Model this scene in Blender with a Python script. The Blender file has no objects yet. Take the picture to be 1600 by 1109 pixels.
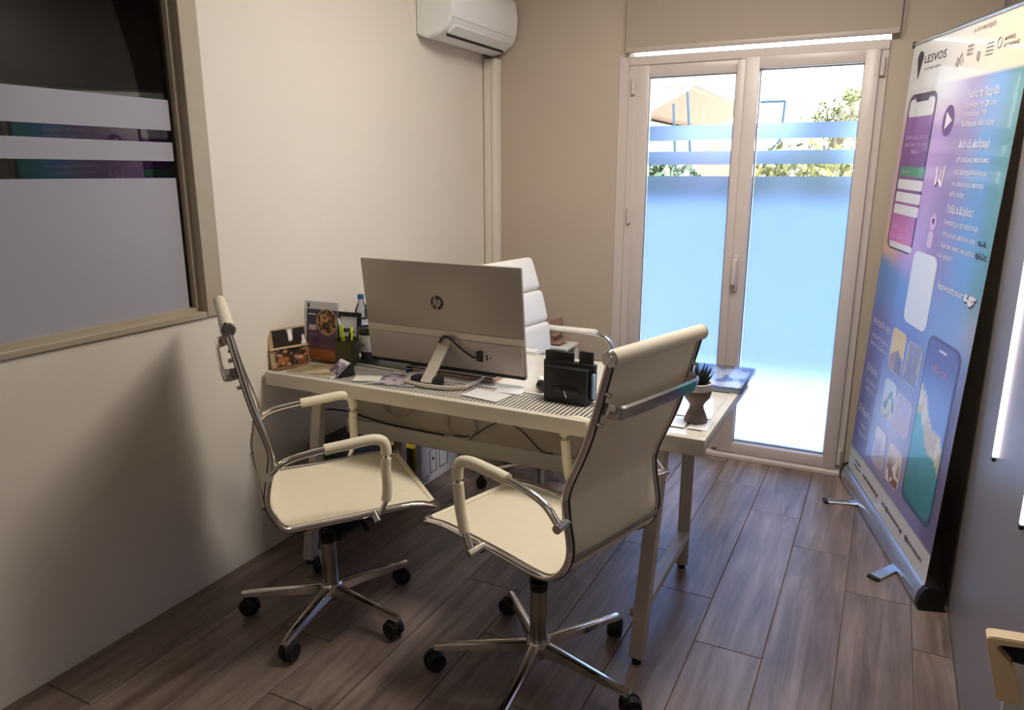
import bpy, bmesh, math, random
from mathutils import Vector, Matrix
random.seed(7)
PI = math.pi
S = bpy.context.scene
COL = S.collection

# ------------------------------------------------------------------ camera
cam_d = bpy.data.cameras.new('camera'); cam = bpy.data.objects.new('camera', cam_d); COL.objects.link(cam)
cam.location = (0, 0, 1.55)
cam.rotation_euler = (math.radians(90 - 13.8), 0, math.radians(26.7))
cam_d.sensor_width = 36; cam_d.sensor_fit = 'HORIZONTAL'; cam_d.lens = 36 * 1157 / 1600
cam_d.clip_start = .02; cam_d.clip_end = 300
S.camera = cam
# ------------------------------------------------------------------ exposure, sky, sun, added fill lamps
S.view_settings.view_transform = 'Standard'; S.view_settings.look = 'None'
S.view_settings.gamma = 1; S.view_settings.use_curve_mapping = False
S.view_settings.exposure = 0.5
W = bpy.data.worlds.new('sky'); S.world = W; W.use_nodes = True
wn = W.node_tree; wn.nodes.clear()
bg = wn.nodes.new('ShaderNodeBackground'); wo = wn.nodes.new('ShaderNodeOutputWorld')
tc = wn.nodes.new('ShaderNodeTexCoord'); sx = wn.nodes.new('ShaderNodeSeparateXYZ'); cr = wn.nodes.new('ShaderNodeValToRGB')
cr.color_ramp.elements[0].position = 0.0; cr.color_ramp.elements[0].color = (.86, .95, 1, 1)
cr.color_ramp.elements[1].position = .8; cr.color_ramp.elements[1].color = (.60, .78, 1, 1)
wn.links.new(tc.outputs['Generated'], sx.inputs[0]); wn.links.new(sx.outputs['Z'], cr.inputs[0])
wn.links.new(cr.outputs[0], bg.inputs[0]); wn.links.new(bg.outputs[0], wo.inputs[0])
bg.inputs[1].default_value = 6.0
sun_d = bpy.data.lights.new('sun', 'SUN'); sun_d.energy = 16.0; sun_d.angle = .01; sun_d.color = (1, .95, .86)
sun = bpy.data.objects.new('sun', sun_d); COL.objects.link(sun)
sun.rotation_euler = Vector((-0.75, 0.10, -1.0)).to_track_quat('-Z', 'Y').to_euler()

def area(name, loc, target, sx_, sy_, watt, color):
    d = bpy.data.lights.new(name, 'AREA'); d.shape = 'RECTANGLE'; d.size = sx_; d.size_y = sy_; d.energy = watt; d.color = color
    o = bpy.data.objects.new(name, d); COL.objects.link(o); o.location = loc
    o.rotation_euler = (Vector(target) - Vector(loc)).to_track_quat('-Z', 'Y').to_euler()
    return o
area('rear_fill_light', (-.5, -.75, 2.76), (-.8, -.6, 0), .5, 1.1, 5.5, (1, .9, .78))  # added fill from behind the camera, brightens the front chair's back
area('ceiling_fill_light', (-.55, 2.55, 2.76), (-.75, 2.55, 0), .5, 1.1, 38, (1, .93, .82))  # added fill, lifts the room beyond what the door light gives

# ------------------------------------------------------------------ helpers
def lin(c):
    if isinstance(c, str): c = tuple(int(c[i:i+2], 16) for i in (0, 2, 4))
    r = []
    for v in c:
        v = v / 255
        r.append(v / 12.92 if v <= .04045 else ((v + .055) / 1.055) ** 2.4)
    return tuple(r)
def mat(name, c, rough=.5, metal=0., var=.06, scale=14, bump=.0, bscale=60, coat=0., spec=.5, stretch=None):
    m = bpy.data.materials.new(name); m.use_nodes = True
    n = m.node_tree; b = n.nodes['Principled BSDF']
    c = lin(c)
    b.inputs['Roughness'].default_value = rough; b.inputs['Metallic'].default_value = metal
    b.inputs['Coat Weight'].default_value = coat; b.inputs['Specular IOR Level'].default_value = spec
    t = n.nodes.new('ShaderNodeTexCoord'); no = n.nodes.new('ShaderNodeTexNoise'); no.inputs['Scale'].default_value = scale
    no.inputs['Detail'].default_value = 5
    mp = n.nodes.new('ShaderNodeMapping'); n.links.new(t.outputs['Object'], mp.inputs[0]); n.links.new(mp.outputs[0], no.inputs['Vector'])
    if stretch: mp.inputs['Scale'].default_value = stretch
    r = n.nodes.new('ShaderNodeValToRGB')
    r.color_ramp.elements[0].position = .3; r.color_ramp.elements[1].position = .7
    r.color_ramp.elements[0].color = tuple(v * (1 - var) for v in c) + (1,)
    r.color_ramp.elements[1].color = tuple(min(1, v * (1 + var)) for v in c) + (1,)
    n.links.new(no.outputs[0], r.inputs[0]); n.links.new(r.outputs[0], b.inputs['Base Color'])
    if bump:
        n2 = n.nodes.new('ShaderNodeTexNoise'); n2.inputs['Scale'].default_value = bscale
        n.links.new(mp.outputs[0], n2.inputs['Vector'])
        bp = n.nodes.new('ShaderNodeBump'); bp.inputs['Strength'].default_value = bump; bp.inputs['Distance'].default_value = .002
        n.links.new(n2.outputs[0], bp.inputs['Height']); n.links.new(bp.outputs[0], b.inputs['Normal'])
    return m
def emit_mat(name, c, s):
    m = bpy.data.materials.new(name); m.use_nodes = True; n = m.node_tree
    b = n.nodes['Principled BSDF']; b.inputs['Emission Color'].default_value = lin(c) + (1,); b.inputs['Emission Strength'].default_value = s
    b.inputs['Base Color'].default_value = (.8, .8, .8, 1)
    return m
def attr_mat(name, rough=.4, coat=0., spec=.5):
    m = bpy.data.materials.new(name); m.use_nodes = True; n = m.node_tree; b = n.nodes['Principled BSDF']
    a = n.nodes.new('ShaderNodeAttribute'); a.attribute_name = 'Col'
    no = n.nodes.new('ShaderNodeTexNoise'); no.inputs['Scale'].default_value = 200
    mx = n.nodes.new('ShaderNodeMix'); mx.data_type = 'RGBA'; mx.blend_type = 'MULTIPLY'; mx.inputs[0].default_value = .06
    n.links.new(a.outputs['Color'], mx.inputs[6]); n.links.new(no.outputs[1], mx.inputs[7]); n.links.new(mx.outputs[2], b.inputs['Base Color'])
    b.inputs['Roughness'].default_value = rough; b.inputs['Coat Weight'].default_value = coat; b.inputs['Specular IOR Level'].default_value = spec
    return m
def glass_mat(name, tint, ior=1.5, rough=.0):
    m = bpy.data.materials.new(name); m.use_nodes = True; n = m.node_tree; n.nodes.clear()
    o = n.nodes.new('ShaderNodeOutputMaterial'); t = n.nodes.new('ShaderNodeBsdfTransparent'); g = n.nodes.new('ShaderNodeBsdfGlossy')
    f = n.nodes.new('ShaderNodeFresnel'); f.inputs[0].default_value = ior; g.inputs['Roughness'].default_value = rough
    t.inputs[0].default_value = lin(tint) + (1,)
    mx = n.nodes.new('ShaderNodeMixShader'); n.links.new(f.outputs[0], mx.inputs[0]); n.links.new(t.outputs[0], mx.inputs[1]); n.links.new(g.outputs[0], mx.inputs[2])
    n.links.new(mx.outputs[0], o.inputs[0]); return m
def frost_mat(name, tint, white, k_trans, k_ref=.5, rough=.5, dif=.0):
    # adhesive frosted film: scatters light through (translucent + rough refraction) with a diffuse share of its own
    m = bpy.data.materials.new(name); m.use_nodes = True; n = m.node_tree; n.nodes.clear()
    o = n.nodes.new('ShaderNodeOutputMaterial')
    a = n.nodes.new('ShaderNodeBsdfTranslucent'); a.inputs[0].default_value = lin(tint) + (1,)
    b = n.nodes.new('ShaderNodeBsdfRefraction'); b.inputs[0].default_value = lin(tint) + (1,); b.inputs['Roughness'].default_value = rough; b.inputs['IOR'].default_value = 1.2
    d = n.nodes.new('ShaderNodeBsdfDiffuse'); d.inputs[0].default_value = lin(white) + (1,)
    g = n.nodes.new('ShaderNodeBsdfGlossy'); g.inputs['Roughness'].default_value = .12
    m1 = n.nodes.new('ShaderNodeMixShader'); m1.inputs[0].default_value = k_ref; n.links.new(a.outputs[0], m1.inputs[1]); n.links.new(b.outputs[0], m1.inputs[2])
    m2 = n.nodes.new('ShaderNodeMixShader'); m2.inputs[0].default_value = dif; n.links.new(m1.outputs[0], m2.inputs[1]); n.links.new(d.outputs[0], m2.inputs[2])
    m3 = n.nodes.new('ShaderNodeMixShader'); f = n.nodes.new('ShaderNodeFresnel'); f.inputs[0].default_value = 1.4
    n.links.new(f.outputs[0], m3.inputs[0]); n.links.new(m2.outputs[0], m3.inputs[1]); n.links.new(g.outputs[0], m3.inputs[2])
    n.links.new(m3.outputs[0], o.inputs[0]); return m

def link(name, bm, m, parent=None, smooth=None, label=None):
    me = bpy.data.meshes.new(name); bm.normal_update(); bm.to_mesh(me); bm.free()
    o = bpy.data.objects.new(name, me); COL.objects.link(o)
    if m: me.materials.append(m)
    if smooth is not None:
        for p in me.polygons: p.use_smooth = True
        me.set_sharp_from_angle(angle=math.radians(smooth))
    if parent: o.parent = parent
    if label: o['label'] = label
    return o
def struct(name, bm, m, parent=None, smooth=None):
    o = link(name, bm, m, parent, smooth)
    if parent is None: o['kind'] = 'structure'
    return o
def thing(name, label, cat, loc=(0, 0, 0), rz=0, group=None):
    o = bpy.data.objects.new(name, None); o.empty_display_size = .05; COL.objects.link(o)
    o.location = loc; o.rotation_euler = (0, 0, rz); o['label'] = label; o['category'] = cat
    if group: o['group'] = group
    return o
def tag(o, label, cat, group=None):
    o['label'] = label; o['category'] = cat
    if group: o['group'] = group
    return o
BM = bmesh.new
def add(bm, src):
    me = bpy.data.meshes.new('t'); src.to_mesh(me); bm.from_mesh(me); bpy.data.meshes.remove(me); src.free(); return bm
def box(bm, a, b, bev=0., seg=2, M=None):
    t = BM(); bmesh.ops.create_cube(t, size=1)
    c = [(a[i] + b[i]) / 2 for i in range(3)]; s = [abs(b[i] - a[i]) for i in range(3)]
    bmesh.ops.scale(t, vec=s, verts=t.verts); bmesh.ops.translate(t, vec=c, verts=t.verts)
    if bev: bmesh.ops.bevel(t, geom=t.edges[:], offset=min(bev, min(s) * .49), segments=seg, affect='EDGES', profile=.5)
    if M: t.transform(M)
    return add(bm, t)
def crv(P, n=6):
    P = [Vector(p) for p in P]; Q = [2 * P[0] - P[1]] + P + [2 * P[-1] - P[-2]]; out = []
    for i in range(1, len(Q) - 2):
        a, b, c, d = Q[i-1:i+3]
        for k in range(n):
            t = k / n
            out.append(.5 * ((2*b) + (-a+c)*t + (2*a-5*b+4*c-d)*t*t + (-a+3*b-3*c+d)*t**3))
    out.append(P[-1]); return out
def tube(bm, P, r, seg=10, cap=True, flat=1.):
    P = [Vector(p) for p in P]
    rs = r if isinstance(r, (list, tuple)) else [r] * len(P)
    rings = []; up = None
    for i, p in enumerate(P):
        d = (P[min(i+1, len(P)-1)] - P[max(i-1, 0)])
        d = d.normalized() if d.length > 1e-9 else Vector((0, 0, 1))
        if up is None:
            up = Vector((0, 0, 1)) if abs(d.z) < .9 else Vector((1, 0, 0))
        x = d.cross(up)
        if x.length < 1e-6: x = d.orthogonal()
        x.normalize(); y = x.cross(d).normalized(); up = y
        rings.append([bm.verts.new(p + (x * math.cos(2*PI*k/seg) * flat + y * math.sin(2*PI*k/seg)) * rs[i]) for k in range(seg)])
    for a, b in zip(rings, rings[1:]):
        for k in range(seg): bm.faces.new((a[k], a[(k+1) % seg], b[(k+1) % seg], b[k]))
    if cap: bm.faces.new(rings[0][::-1]); bm.faces.new(rings[-1])
    return bm
def cyl(bm, a, b, r, seg=16, r2=None): return tube(bm, [a, b], [r, r if r2 is None else r2], seg)
def lathe(bm, prof, c=(0, 0, 0), seg=24):
    c = Vector(c); rings = []
    for r, z in prof:
        if r < 1e-6: rings.append([bm.verts.new(c + Vector((0, 0, z)))])
        else: rings.append([bm.verts.new(c + Vector((r*math.cos(2*PI*k/seg), r*math.sin(2*PI*k/seg), z))) for k in range(seg)])
    for a, b in zip(rings, rings[1:]):
        for k in range(seg):
            k2 = (k+1) % seg
            if len(a) == 1 and len(b) > 1: bm.faces.new((a[0], b[k2], b[k]))
            elif len(b) == 1 and len(a) > 1: bm.faces.new((a[k], a[k2], b[0]))
            elif len(a) > 1: bm.faces.new((a[k], a[k2], b[k2], b[k]))
    bmesh.ops.recalc_face_normals(bm, faces=bm.faces[:]); return bm
def prism(bm, pts, off):
    off = Vector(off); a = [bm.verts.new(Vector(p)) for p in pts]; b = [bm.verts.new(Vector(p) + off) for p in pts]
    n = len(pts); bm.faces.new(a[::-1]); bm.faces.new(b)
    for i in range(n): bm.faces.new((a[i], a[(i+1) % n], b[(i+1) % n], b[i]))
    bmesh.ops.recalc_face_normals(bm, faces=bm.faces[:]); return bm
def bar(bm, a, b, w, h, bev=.002):
    # rectangular bar from a to b; w across (horizontal), h the other way
    a, b = Vector(a), Vector(b); d = b - a; L = d.length; q = d.to_track_quat('X', 'Z')
    return box(bm, (0, -w/2, -h/2), (L, w/2, h/2), bev, 1, Matrix.Translation(a) @ q.to_matrix().to_4x4())
def rrect(w, h, r, n=5):
    out = []
    for cx, cy, a0 in ((w-r, h-r, 0), (r, h-r, 90), (r, r, 180), (w-r, r, 270)):
        for k in range(n+1):
            a = math.radians(a0 + 90*k/n); out.append((cx + r*math.cos(a), cy + r*math.sin(a)))
    return out
def colour_slab(name, m, P, th, nx, ny, fn, parent=None, side=(.8, .8, .8), label=None):
    """slab whose face is P(u,v) (a function) with printed colours fn(u,v); th = vector of its thickness (behind)"""
    me = bpy.data.meshes.new(name); V = []; C = []; F = []; th = Vector(th)
    for j in range(ny+1):
        for i in range(nx+1):
            u, v = i/nx, j/ny; V.append(Vector(P(u, v))); C.append(tuple(fn(u, v)) + (1,))
    for j in range(ny):
        for i in range(nx):
            a = j*(nx+1) + i; F.append((a, a+1, a+nx+2, a+nx+1))
    n0 = len(V)
    ring = [(i, 0) for i in range(nx)] + [(nx, j) for j in range(ny)] + [(i, ny) for i in range(nx, 0, -1)] + [(0, j) for j in range(ny, 0, -1)]
    for i, j in ring: V.append(V[j*(nx+1)+i].copy()); C.append(tuple(side) + (1,))
    for i, j in ring: V.append(V[j*(nx+1)+i] + th); C.append(tuple(side) + (1,))
    n = len(ring)
    for k in range(n): k2 = (k+1) % n; F.append((n0+k, n0+n+k, n0+n+k2, n0+k2))
    F.append(tuple(n0+n+k for k in range(n)))
    me.from_pydata([tuple(v) for v in V], [], F); me.update()
    ca = me.color_attributes.new('Col', 'FLOAT_COLOR', 'POINT')
    for i, c in enumerate(C): ca.data[i].color = c
    me.materials.append(m)
    bm = BM(); bm.from_mesh(me); bm.normal_update()
    nrm = Vector((0, 0, 0))
    for f in bm.faces[:nx*ny]: nrm += f.normal
    if nrm.dot(th) > 0:
        bmesh.ops.reverse_faces(bm, faces=bm.faces[:])
    bm.to_mesh(me); bm.free()
    o = bpy.data.objects.new(name, me); COL.objects.link(o)
    if parent: o.parent = parent
    if label: o['label'] = label
    return o
_txt = {}
def text_pts(s, bold=0.0):
    cu = bpy.data.curves.new('txt', 'FONT'); cu.body = s; cu.size = 1; cu.offset = bold; cu.resolution_u = 2
    ob = bpy.data.objects.new('txt', cu); COL.objects.link(ob)
    dg = bpy.context.evaluated_depsgraph_get(); me = bpy.data.meshes.new_from_object(ob.evaluated_get(dg))
    V = [v.co.copy() for v in me.vertices]; F = [tuple(p.vertices) for p in me.polygons]
    bpy.data.objects.remove(ob); bpy.data.curves.remove(cu); bpy.data.meshes.remove(me)
    return V, F
def text_on(bm, s, P, x0, x1, y0, h, bold=0., shear=0., fit=True):
    """lay the word s on the surface P(u,v) between u x0..x1, baseline v=y0, cap height h (in v)"""
    V, F = text_pts(s, bold)
    if not V: return bm
    mx = max(v.x for v in V); mn = min(v.x for v in V); sc = (x1-x0) / max(1e-6, mx-mn)
    vs = [bm.verts.new(Vector(P(x0 + (v.x-mn)*sc + shear*v.y*sc, y0 + v.y/.7*h))) for v in V]
    for f in F:
        try: bm.faces.new([vs[i] for i in f])
        except ValueError: pass
    return bm
def mixc(a, b, t): t = max(0, min(1, t)); return tuple(a[i]*(1-t) + b[i]*t for i in range(3))
def ss(a, b, x): t = max(0, min(1, (x-a)/(b-a))); return t*t*(3-2*t)
def rnd(x, y, s=0):
    v = math.sin(x*127.1 + y*311.7 + s*74.7) * 43758.5453; return v - math.floor(v)
def vn(x, y, s=0):
    xi, yi = math.floor(x), math.floor(y); fx, fy = x-xi, y-yi; fx = fx*fx*(3-2*fx); fy = fy*fy*(3-2*fy)
    return (rnd(xi, yi, s)*(1-fx) + rnd(xi+1, yi, s)*fx)*(1-fy) + (rnd(xi, yi+1, s)*(1-fx) + rnd(xi+1, yi+1, s)*fx)*fy

# ------------------------------------------------------------------ materials
M = {}
M['paint'] = mat('painted_plaster', (228, 219, 207), .75, var=.02, scale=2.5, bump=.12, bscale=140)
M['paint_back'] = mat('painted_plaster_shaded', (190, 175, 158), .8, var=.02, scale=2.5, bump=.12, bscale=140)  # darker tone holds the back wall's shade, as it gets only bounce light
M['ceiling'] = mat('ceiling_white', (225, 220, 210), .8, var=.01)
M['grey_wall'] = mat('grey_satin_panel', (134, 127, 126), .33, var=.04, scale=2, spec=.5)
M['pvc'] = mat('white_pvc', (208, 196, 190), .32, var=.015)
M['trim'] = mat('cream_window_frame', (176, 163, 142), .4, var=.03)
M['grout'] = mat('tile_grout', (120, 100, 84), .8, var=.15, scale=8)
M['blind'] = mat('roller_blind_fabric', (172, 158, 144), .85, var=.02, scale=300)
M['blind_bar'] = mat('blind_bottom_bar', (190, 176, 168), .4)
M['glass'] = glass_mat('clear_glass', (246, 250, 250))
M['glass_in'] = glass_mat('dark_room_glass', (215, 215, 210), ior=1.62)
M['frost'] = frost_mat('frosted_film_daylit', (130, 150, 198), (190, 236, 244), .5, k_ref=.78, rough=.42, dif=.12)
M['frost_in'] = frost_mat('frosted_film_grey', (190, 192, 205), (196, 194, 204), .5, k_ref=.2, rough=.5, dif=.72)
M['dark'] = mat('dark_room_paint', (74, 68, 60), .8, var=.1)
M['black'] = mat('black_plastic', (16, 16, 17), .45, var=.1)
M['blackgloss'] = mat('black_gloss_plastic', (10, 10, 12), .15, var=.1)
M['blackmatt'] = mat('black_cloth', (9, 9, 10), .9, var=.1)
M['rubber'] = mat('black_rubber', (14, 14, 15), .65, var=.1)
M['chrome'] = mat('polished_chrome', (226, 222, 218), .12, 1., var=.02)
M['chrome_dk'] = mat('satin_steel', (150, 144, 136), .28, 1., var=.03)
M['leather'] = mat('cream_leatherette', (230, 220, 196), .48, var=.02, scale=30, bump=.15, bscale=420)
M['leather_w'] = mat('white_leatherette', (244, 240, 230), .45, var=.015, scale=30, bump=.12, bscale=400)
M['cream_metal'] = mat('cream_powder_coat', (206, 198, 184), .42, var=.02)
M['legmetal'] = mat('greige_powder_coat', (176, 166, 154), .42, var=.03)
M['alu'] = mat('brushed_aluminium', (205, 212, 218), .3, 1., var=.05, scale=50, stretch=(1, 40, 1))
M['silver'] = mat('silver_plastic', (166, 155, 145), .38, .35, var=.015, scale=200)
M['silver2'] = mat('silver_plastic_lower', (176, 165, 158), .42, .2, var=.015, scale=200)
M['silver_hi'] = mat('pale_silver_band', (198, 188, 177), .35, .2, var=.01)
M['tabletop'] = mat('white_lacquered_top', (226, 220, 210), .12, var=.02, coat=.6)
M['slot'] = mat('dark_slot_print', (62, 54, 46), .5)
M['paper'] = mat('white_paper', (236, 234, 232), .7, var=.02)
M['white_plastic'] = mat('white_plastic', (238, 238, 236), .35, var=.01)
M['yellow'] = mat('yellow_card', (236, 224, 20), .55, var=.04)
M['green_dk'] = mat('dark_green_card', (42, 62, 20), .6, var=.08)
M['olive'] = mat('olive_card', (92, 90, 26), .6, var=.05)
M['mesh_olive'] = mat('olive_wire_mesh', (84, 80, 50), .5, .4, var=.15, scale=220)
M['lime'] = mat('lime_highlighter', (214, 232, 40), .4)
M['brown_pot'] = mat('taupe_ceramic', (116, 98, 92), .6, var=.06, scale=60)
M['pot_white'] = mat('pale_ceramic_rim', (206, 200, 200), .5, var=.03)
M['succulent'] = mat('dark_green_succulent', (28, 46, 38), .5, var=.2, scale=40)
M['bluecap'] = mat('blue_bottle_cap', (26, 92, 140), .4)
M['petplastic'] = glass_mat('clear_bottle_plastic', (226, 232, 238), ior=1.3, rough=.05)
M['print'] = attr_mat('printed_sheet', .42, .1)
M['banner'] = attr_mat('printed_banner_vinyl', .38, .3)
M['ink_dark'] = mat('dark_ink', (62, 50, 62), .6)
M['ink_grey'] = mat('grey_ink', (150, 142, 146), .6)
M['ink_white'] = mat('white_ink', (232, 228, 240), .55)
M['ink_lilac'] = mat('lilac_ink', (216, 180, 236), .55)
M['brown_card'] = mat('brown_card', (112, 76, 44), .5, var=.25, scale=40)
M['led'] = emit_mat('led_tube', (255, 240, 250), 4.5)
M['beige'] = mat('beige_plastic', (236, 210, 168), .45, var=.03)
M['film'] = glass_mat('clear_plastic_wrap', (216, 222, 236), ior=1.6, rough=.12)

# planks: wood-look with variation from plank to plank
def plank_mat():
    m = bpy.data.materials.new('wood_look_porcelain'); m.use_nodes = True; n = m.node_tree; b = n.nodes['Principled BSDF']
    t = n.nodes.new('ShaderNodeTexCoord'); oi = n.nodes.new('ShaderNodeObjectInfo')
    cb = n.nodes.new('ShaderNodeCombineXYZ'); mu = n.nodes.new('ShaderNodeMath'); mu.operation = 'MULTIPLY'; mu.inputs[1].default_value = 37
    n.links.new(oi.outputs['Random'], mu.inputs[0]); n.links.new(mu.outputs[0], cb.inputs[0]); n.links.new(mu.outputs[0], cb.inputs[1])
    ad = n.nodes.new('ShaderNodeVectorMath'); ad.operation = 'ADD'; n.links.new(t.outputs['Object'], ad.inputs[0]); n.links.new(cb.outputs[0], ad.inputs[1])
    mp = n.nodes.new('ShaderNodeMapping'); mp.inputs['Scale'].default_value = (16, 1.3, 1); n.links.new(ad.outputs[0], mp.inputs[0])
    n1 = n.nodes.new('ShaderNodeTexNoise'); n1.inputs['Scale'].default_value = 1.4; n1.inputs['Detail'].default_value = 8; n1.inputs['Roughness'].default_value = .62
    n1.inputs['Distortion'].default_value = .5
    n.links.new(mp.outputs[0], n1.inputs['Vector'])
    mp2 = n.nodes.new('ShaderNodeMapping'); mp2.inputs['Scale'].default_value = (5, 2, 1); n.links.new(ad.outputs[0], mp2.inputs[0])
    n2 = n.nodes.new('ShaderNodeTexNoise'); n2.inputs['Scale'].default_value = 1.; n2.inputs['Detail'].default_value = 3; n.links.new(mp2.outputs[0], n2.inputs['Vector'])
    r = n.nodes.new('ShaderNodeValToRGB'); r.color_ramp.elements[0].position = .28; r.color_ramp.elements[1].position = .72
    r.color_ramp.elements[0].color = lin((98, 83, 74)) + (1,); r.color_ramp.elements[1].color = lin((166, 147, 136)) + (1,)
    e = r.color_ramp.elements.new(.5); e.color = lin((136, 118, 108)) + (1,)
    n.links.new(n1.outputs[0], r.inputs[0])
    r2 = n.nodes.new('ShaderNodeValToRGB'); r2.color_ramp.elements[0].position = .3; r2.color_ramp.elements[1].position = .7
    r2.color_ramp.elements[0].color = (.62, .6, .6, 1); r2.color_ramp.elements[1].color = (1, 1, 1, 1); n.links.new(n2.outputs[0], r2.inputs[0])
    mx = n.nodes.new('ShaderNodeMix'); mx.data_type = 'RGBA'; mx.blend_type = 'MULTIPLY'; mx.inputs[0].default_value = .9
    n.links.new(r.outputs[0], mx.inputs[6]); n.links.new(r2.outputs[0], mx.inputs[7])
    hs = n.nodes.new('ShaderNodeHueSaturation'); mr = n.nodes.new('ShaderNodeMapRange'); mr.inputs['To Min'].default_value = .84; mr.inputs['To Max'].default_value = 1.12
    n.links.new(oi.outputs['Random'], mr.inputs[0]); n.links.new(mr.outputs[0], hs.inputs['Value']); n.links.new(mx.outputs[2], hs.inputs['Color'])
    n.links.new(hs.outputs[0], b.inputs['Base Color'])
    b.inputs['Roughness'].default_value = .36
    bp = n.nodes.new('ShaderNodeBump'); bp.inputs['Strength'].default_value = .25; bp.inputs['Distance'].default_value = .001
    n.links.new(n1.outputs[0], bp.inputs['Height']); n.links.new(bp.outputs[0], b.inputs['Normal'])
    return m
M['plank'] = plank_mat()

# ================================================================== ROOM SHELL
XL, XR, YB, YF, ZC = -2.208, .342, 4.06, -1.6, 2.8
fl = struct('floor', box(BM(), (XL-.02, YF, -.12), (XR+.02, YB+.05, -.006)), M['grout'])
PW, PL, G = .2215, 1.137, .0016
full = None
for k in range(-2, 11):
    x1 = -PW*k; x0 = x1 - PW
    if x0 > XR or x1 < XL: continue
    y = 3.12 + .285*k
    while y > YF: y -= PL
    while y < YB:
        a0, a1 = max(x0, XL), min(x1, XR); b0, b1 = max(y, YF), min(y+PL, YB-.0)
        if b1-b0 > .02 and a1-a0 > .01:
            iscut = (a1-a0 < PW-.001) or (b1-b0 < PL-.001)
            if iscut or full is None:
                bm = BM(); box(bm, (-(a1-a0)/2+G, -(b1-b0)/2+G, -.011), ((a1-a0)/2-G, (b1-b0)/2-G, 0), .0012, 1)
                o = link('plank', bm, M['plank'], fl)
                if not iscut: full = o.data
            else:
                o = bpy.data.objects.new('plank', full); COL.objects.link(o); o.parent = fl
            o.location = ((a0+a1)/2, (b0+b1)/2, 0)
        y += PL
struct('ceiling', box(BM(), (XL-.3, YF-.1, ZC), (XR+.3, YB+.25, ZC+.1)), M['ceiling'])
# left wall with the internal window opening (y .1..1.93, z 1.035..2.45)
WY0, WY1, WZ0, WZ1 = .10, 1.965, 1.035, 2.45
bm = BM()
box(bm, (XL-.12, YF, -.1), (XL, WY0, ZC)); box(bm, (XL-.12, WY1, -.1), (XL, YB, ZC))
box(bm, (XL-.12, WY0, -.1), (XL, WY1, WZ0)); box(bm, (XL-.12, WY0, WZ1), (XL, WY1, ZC))
struct('wall_left', bm, M['paint'])
# back wall with the balcony door opening
DX0, DX1, DZ = -1.335, -.083, 2.205
bm = BM()
box(bm, (XL-.12, YB, -.1), (DX0, YB+.22, ZC)); box(bm, (DX1, YB, -.1), (XR+.15, YB+.22, ZC)); box(bm, (DX0, YB, DZ), (DX1, YB+.22, ZC))
struct('wall_back', bm, M['paint_back'])
struct('wall_right', box(BM(), (XR, YF, -.1), (XR+.12, YB, ZC)), M['grey_wall'])
struct('wall_front', box(BM(), (XL, YF-.1, -.1), (XR, YF, ZC)), M['paint'])

# ---------------------------------------------------------------- internal window to the dark room
w = thing('window_1', 'internal window', 'window'); del w['label']; del w['category']; w['kind'] = 'structure'
bm = BM()
GY1 = 1.885; GZ0 = 1.062; xg = XL - .045
box(bm, (XL-.12, GY1, WZ0), (XL+.012, WY1, WZ1), .003, 1)
box(bm, (XL-.12, WY0, WZ0), (XL+.012, WY0+.08, WZ1), .003, 1)
box(bm, (XL-.12, WY0+.08, WZ0), (XL+.012, GY1, GZ0-.004), .003, 1)
box(bm, (XL-.12, WY0+.08, WZ1-.07), (XL+.012, GY1, WZ1), .003, 1)
link('window_frame', bm, M['trim'], w, 40)
bm = BM(); box(bm, (xg-.012, GY1-.016, GZ0), (xg+.022, GY1, WZ1-.07)); box(bm, (xg-.012, WY0+.08, GZ0-.004), (xg+.02, GY1, GZ0+.01))
link('glazing_bead', bm, M['trim'], w)
link('pane', box(BM(), (xg-.004, WY0+.08, GZ0), (xg, GY1-.01, WZ1-.07)), M['glass_in'], w)
for z0, z1 in ((1.692, 1.792), (1.59, 1.652), (GZ0+.006, 1.533)):
    link('frosted_film', box(BM(), (xg+.0005, WY0+.085, z0), (xg+.0012, 1.855, z1)), M['frost_in'], w)
# the dark room beyond the glass
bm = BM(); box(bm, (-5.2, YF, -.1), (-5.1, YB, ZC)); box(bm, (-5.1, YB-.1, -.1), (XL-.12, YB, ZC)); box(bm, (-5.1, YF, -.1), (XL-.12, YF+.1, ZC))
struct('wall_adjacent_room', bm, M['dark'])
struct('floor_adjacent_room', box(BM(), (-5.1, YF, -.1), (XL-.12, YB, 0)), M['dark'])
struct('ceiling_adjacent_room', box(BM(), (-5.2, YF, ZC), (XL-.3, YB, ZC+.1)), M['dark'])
cb = thing('storage_cabinet', 'tall pale cabinet with open top shelf seen dimly behind the window glass', 'cabinet', (-4.6, 1.5, 0))
bm = BM(); box(bm, (-.3, -1., 0), (.3, 1., .05)); box(bm, (-.3, -1., .05), (-.27, 1., 2.1)); box(bm, (-.3, -1., .05), (.3, -.97, 2.1)); box(bm, (-.3, .97, .05), (.3, 1., 2.1)); box(bm, (-.3, -1., 2.07), (.3, 1., 2.1))
link('carcass', bm, M['trim'], cb)
for k in range(4): link('shelf', box(BM(), (-.27, -.97, .45+.42*k), (.28, .97, .475+.42*k)), M['trim'], cb)

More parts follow.
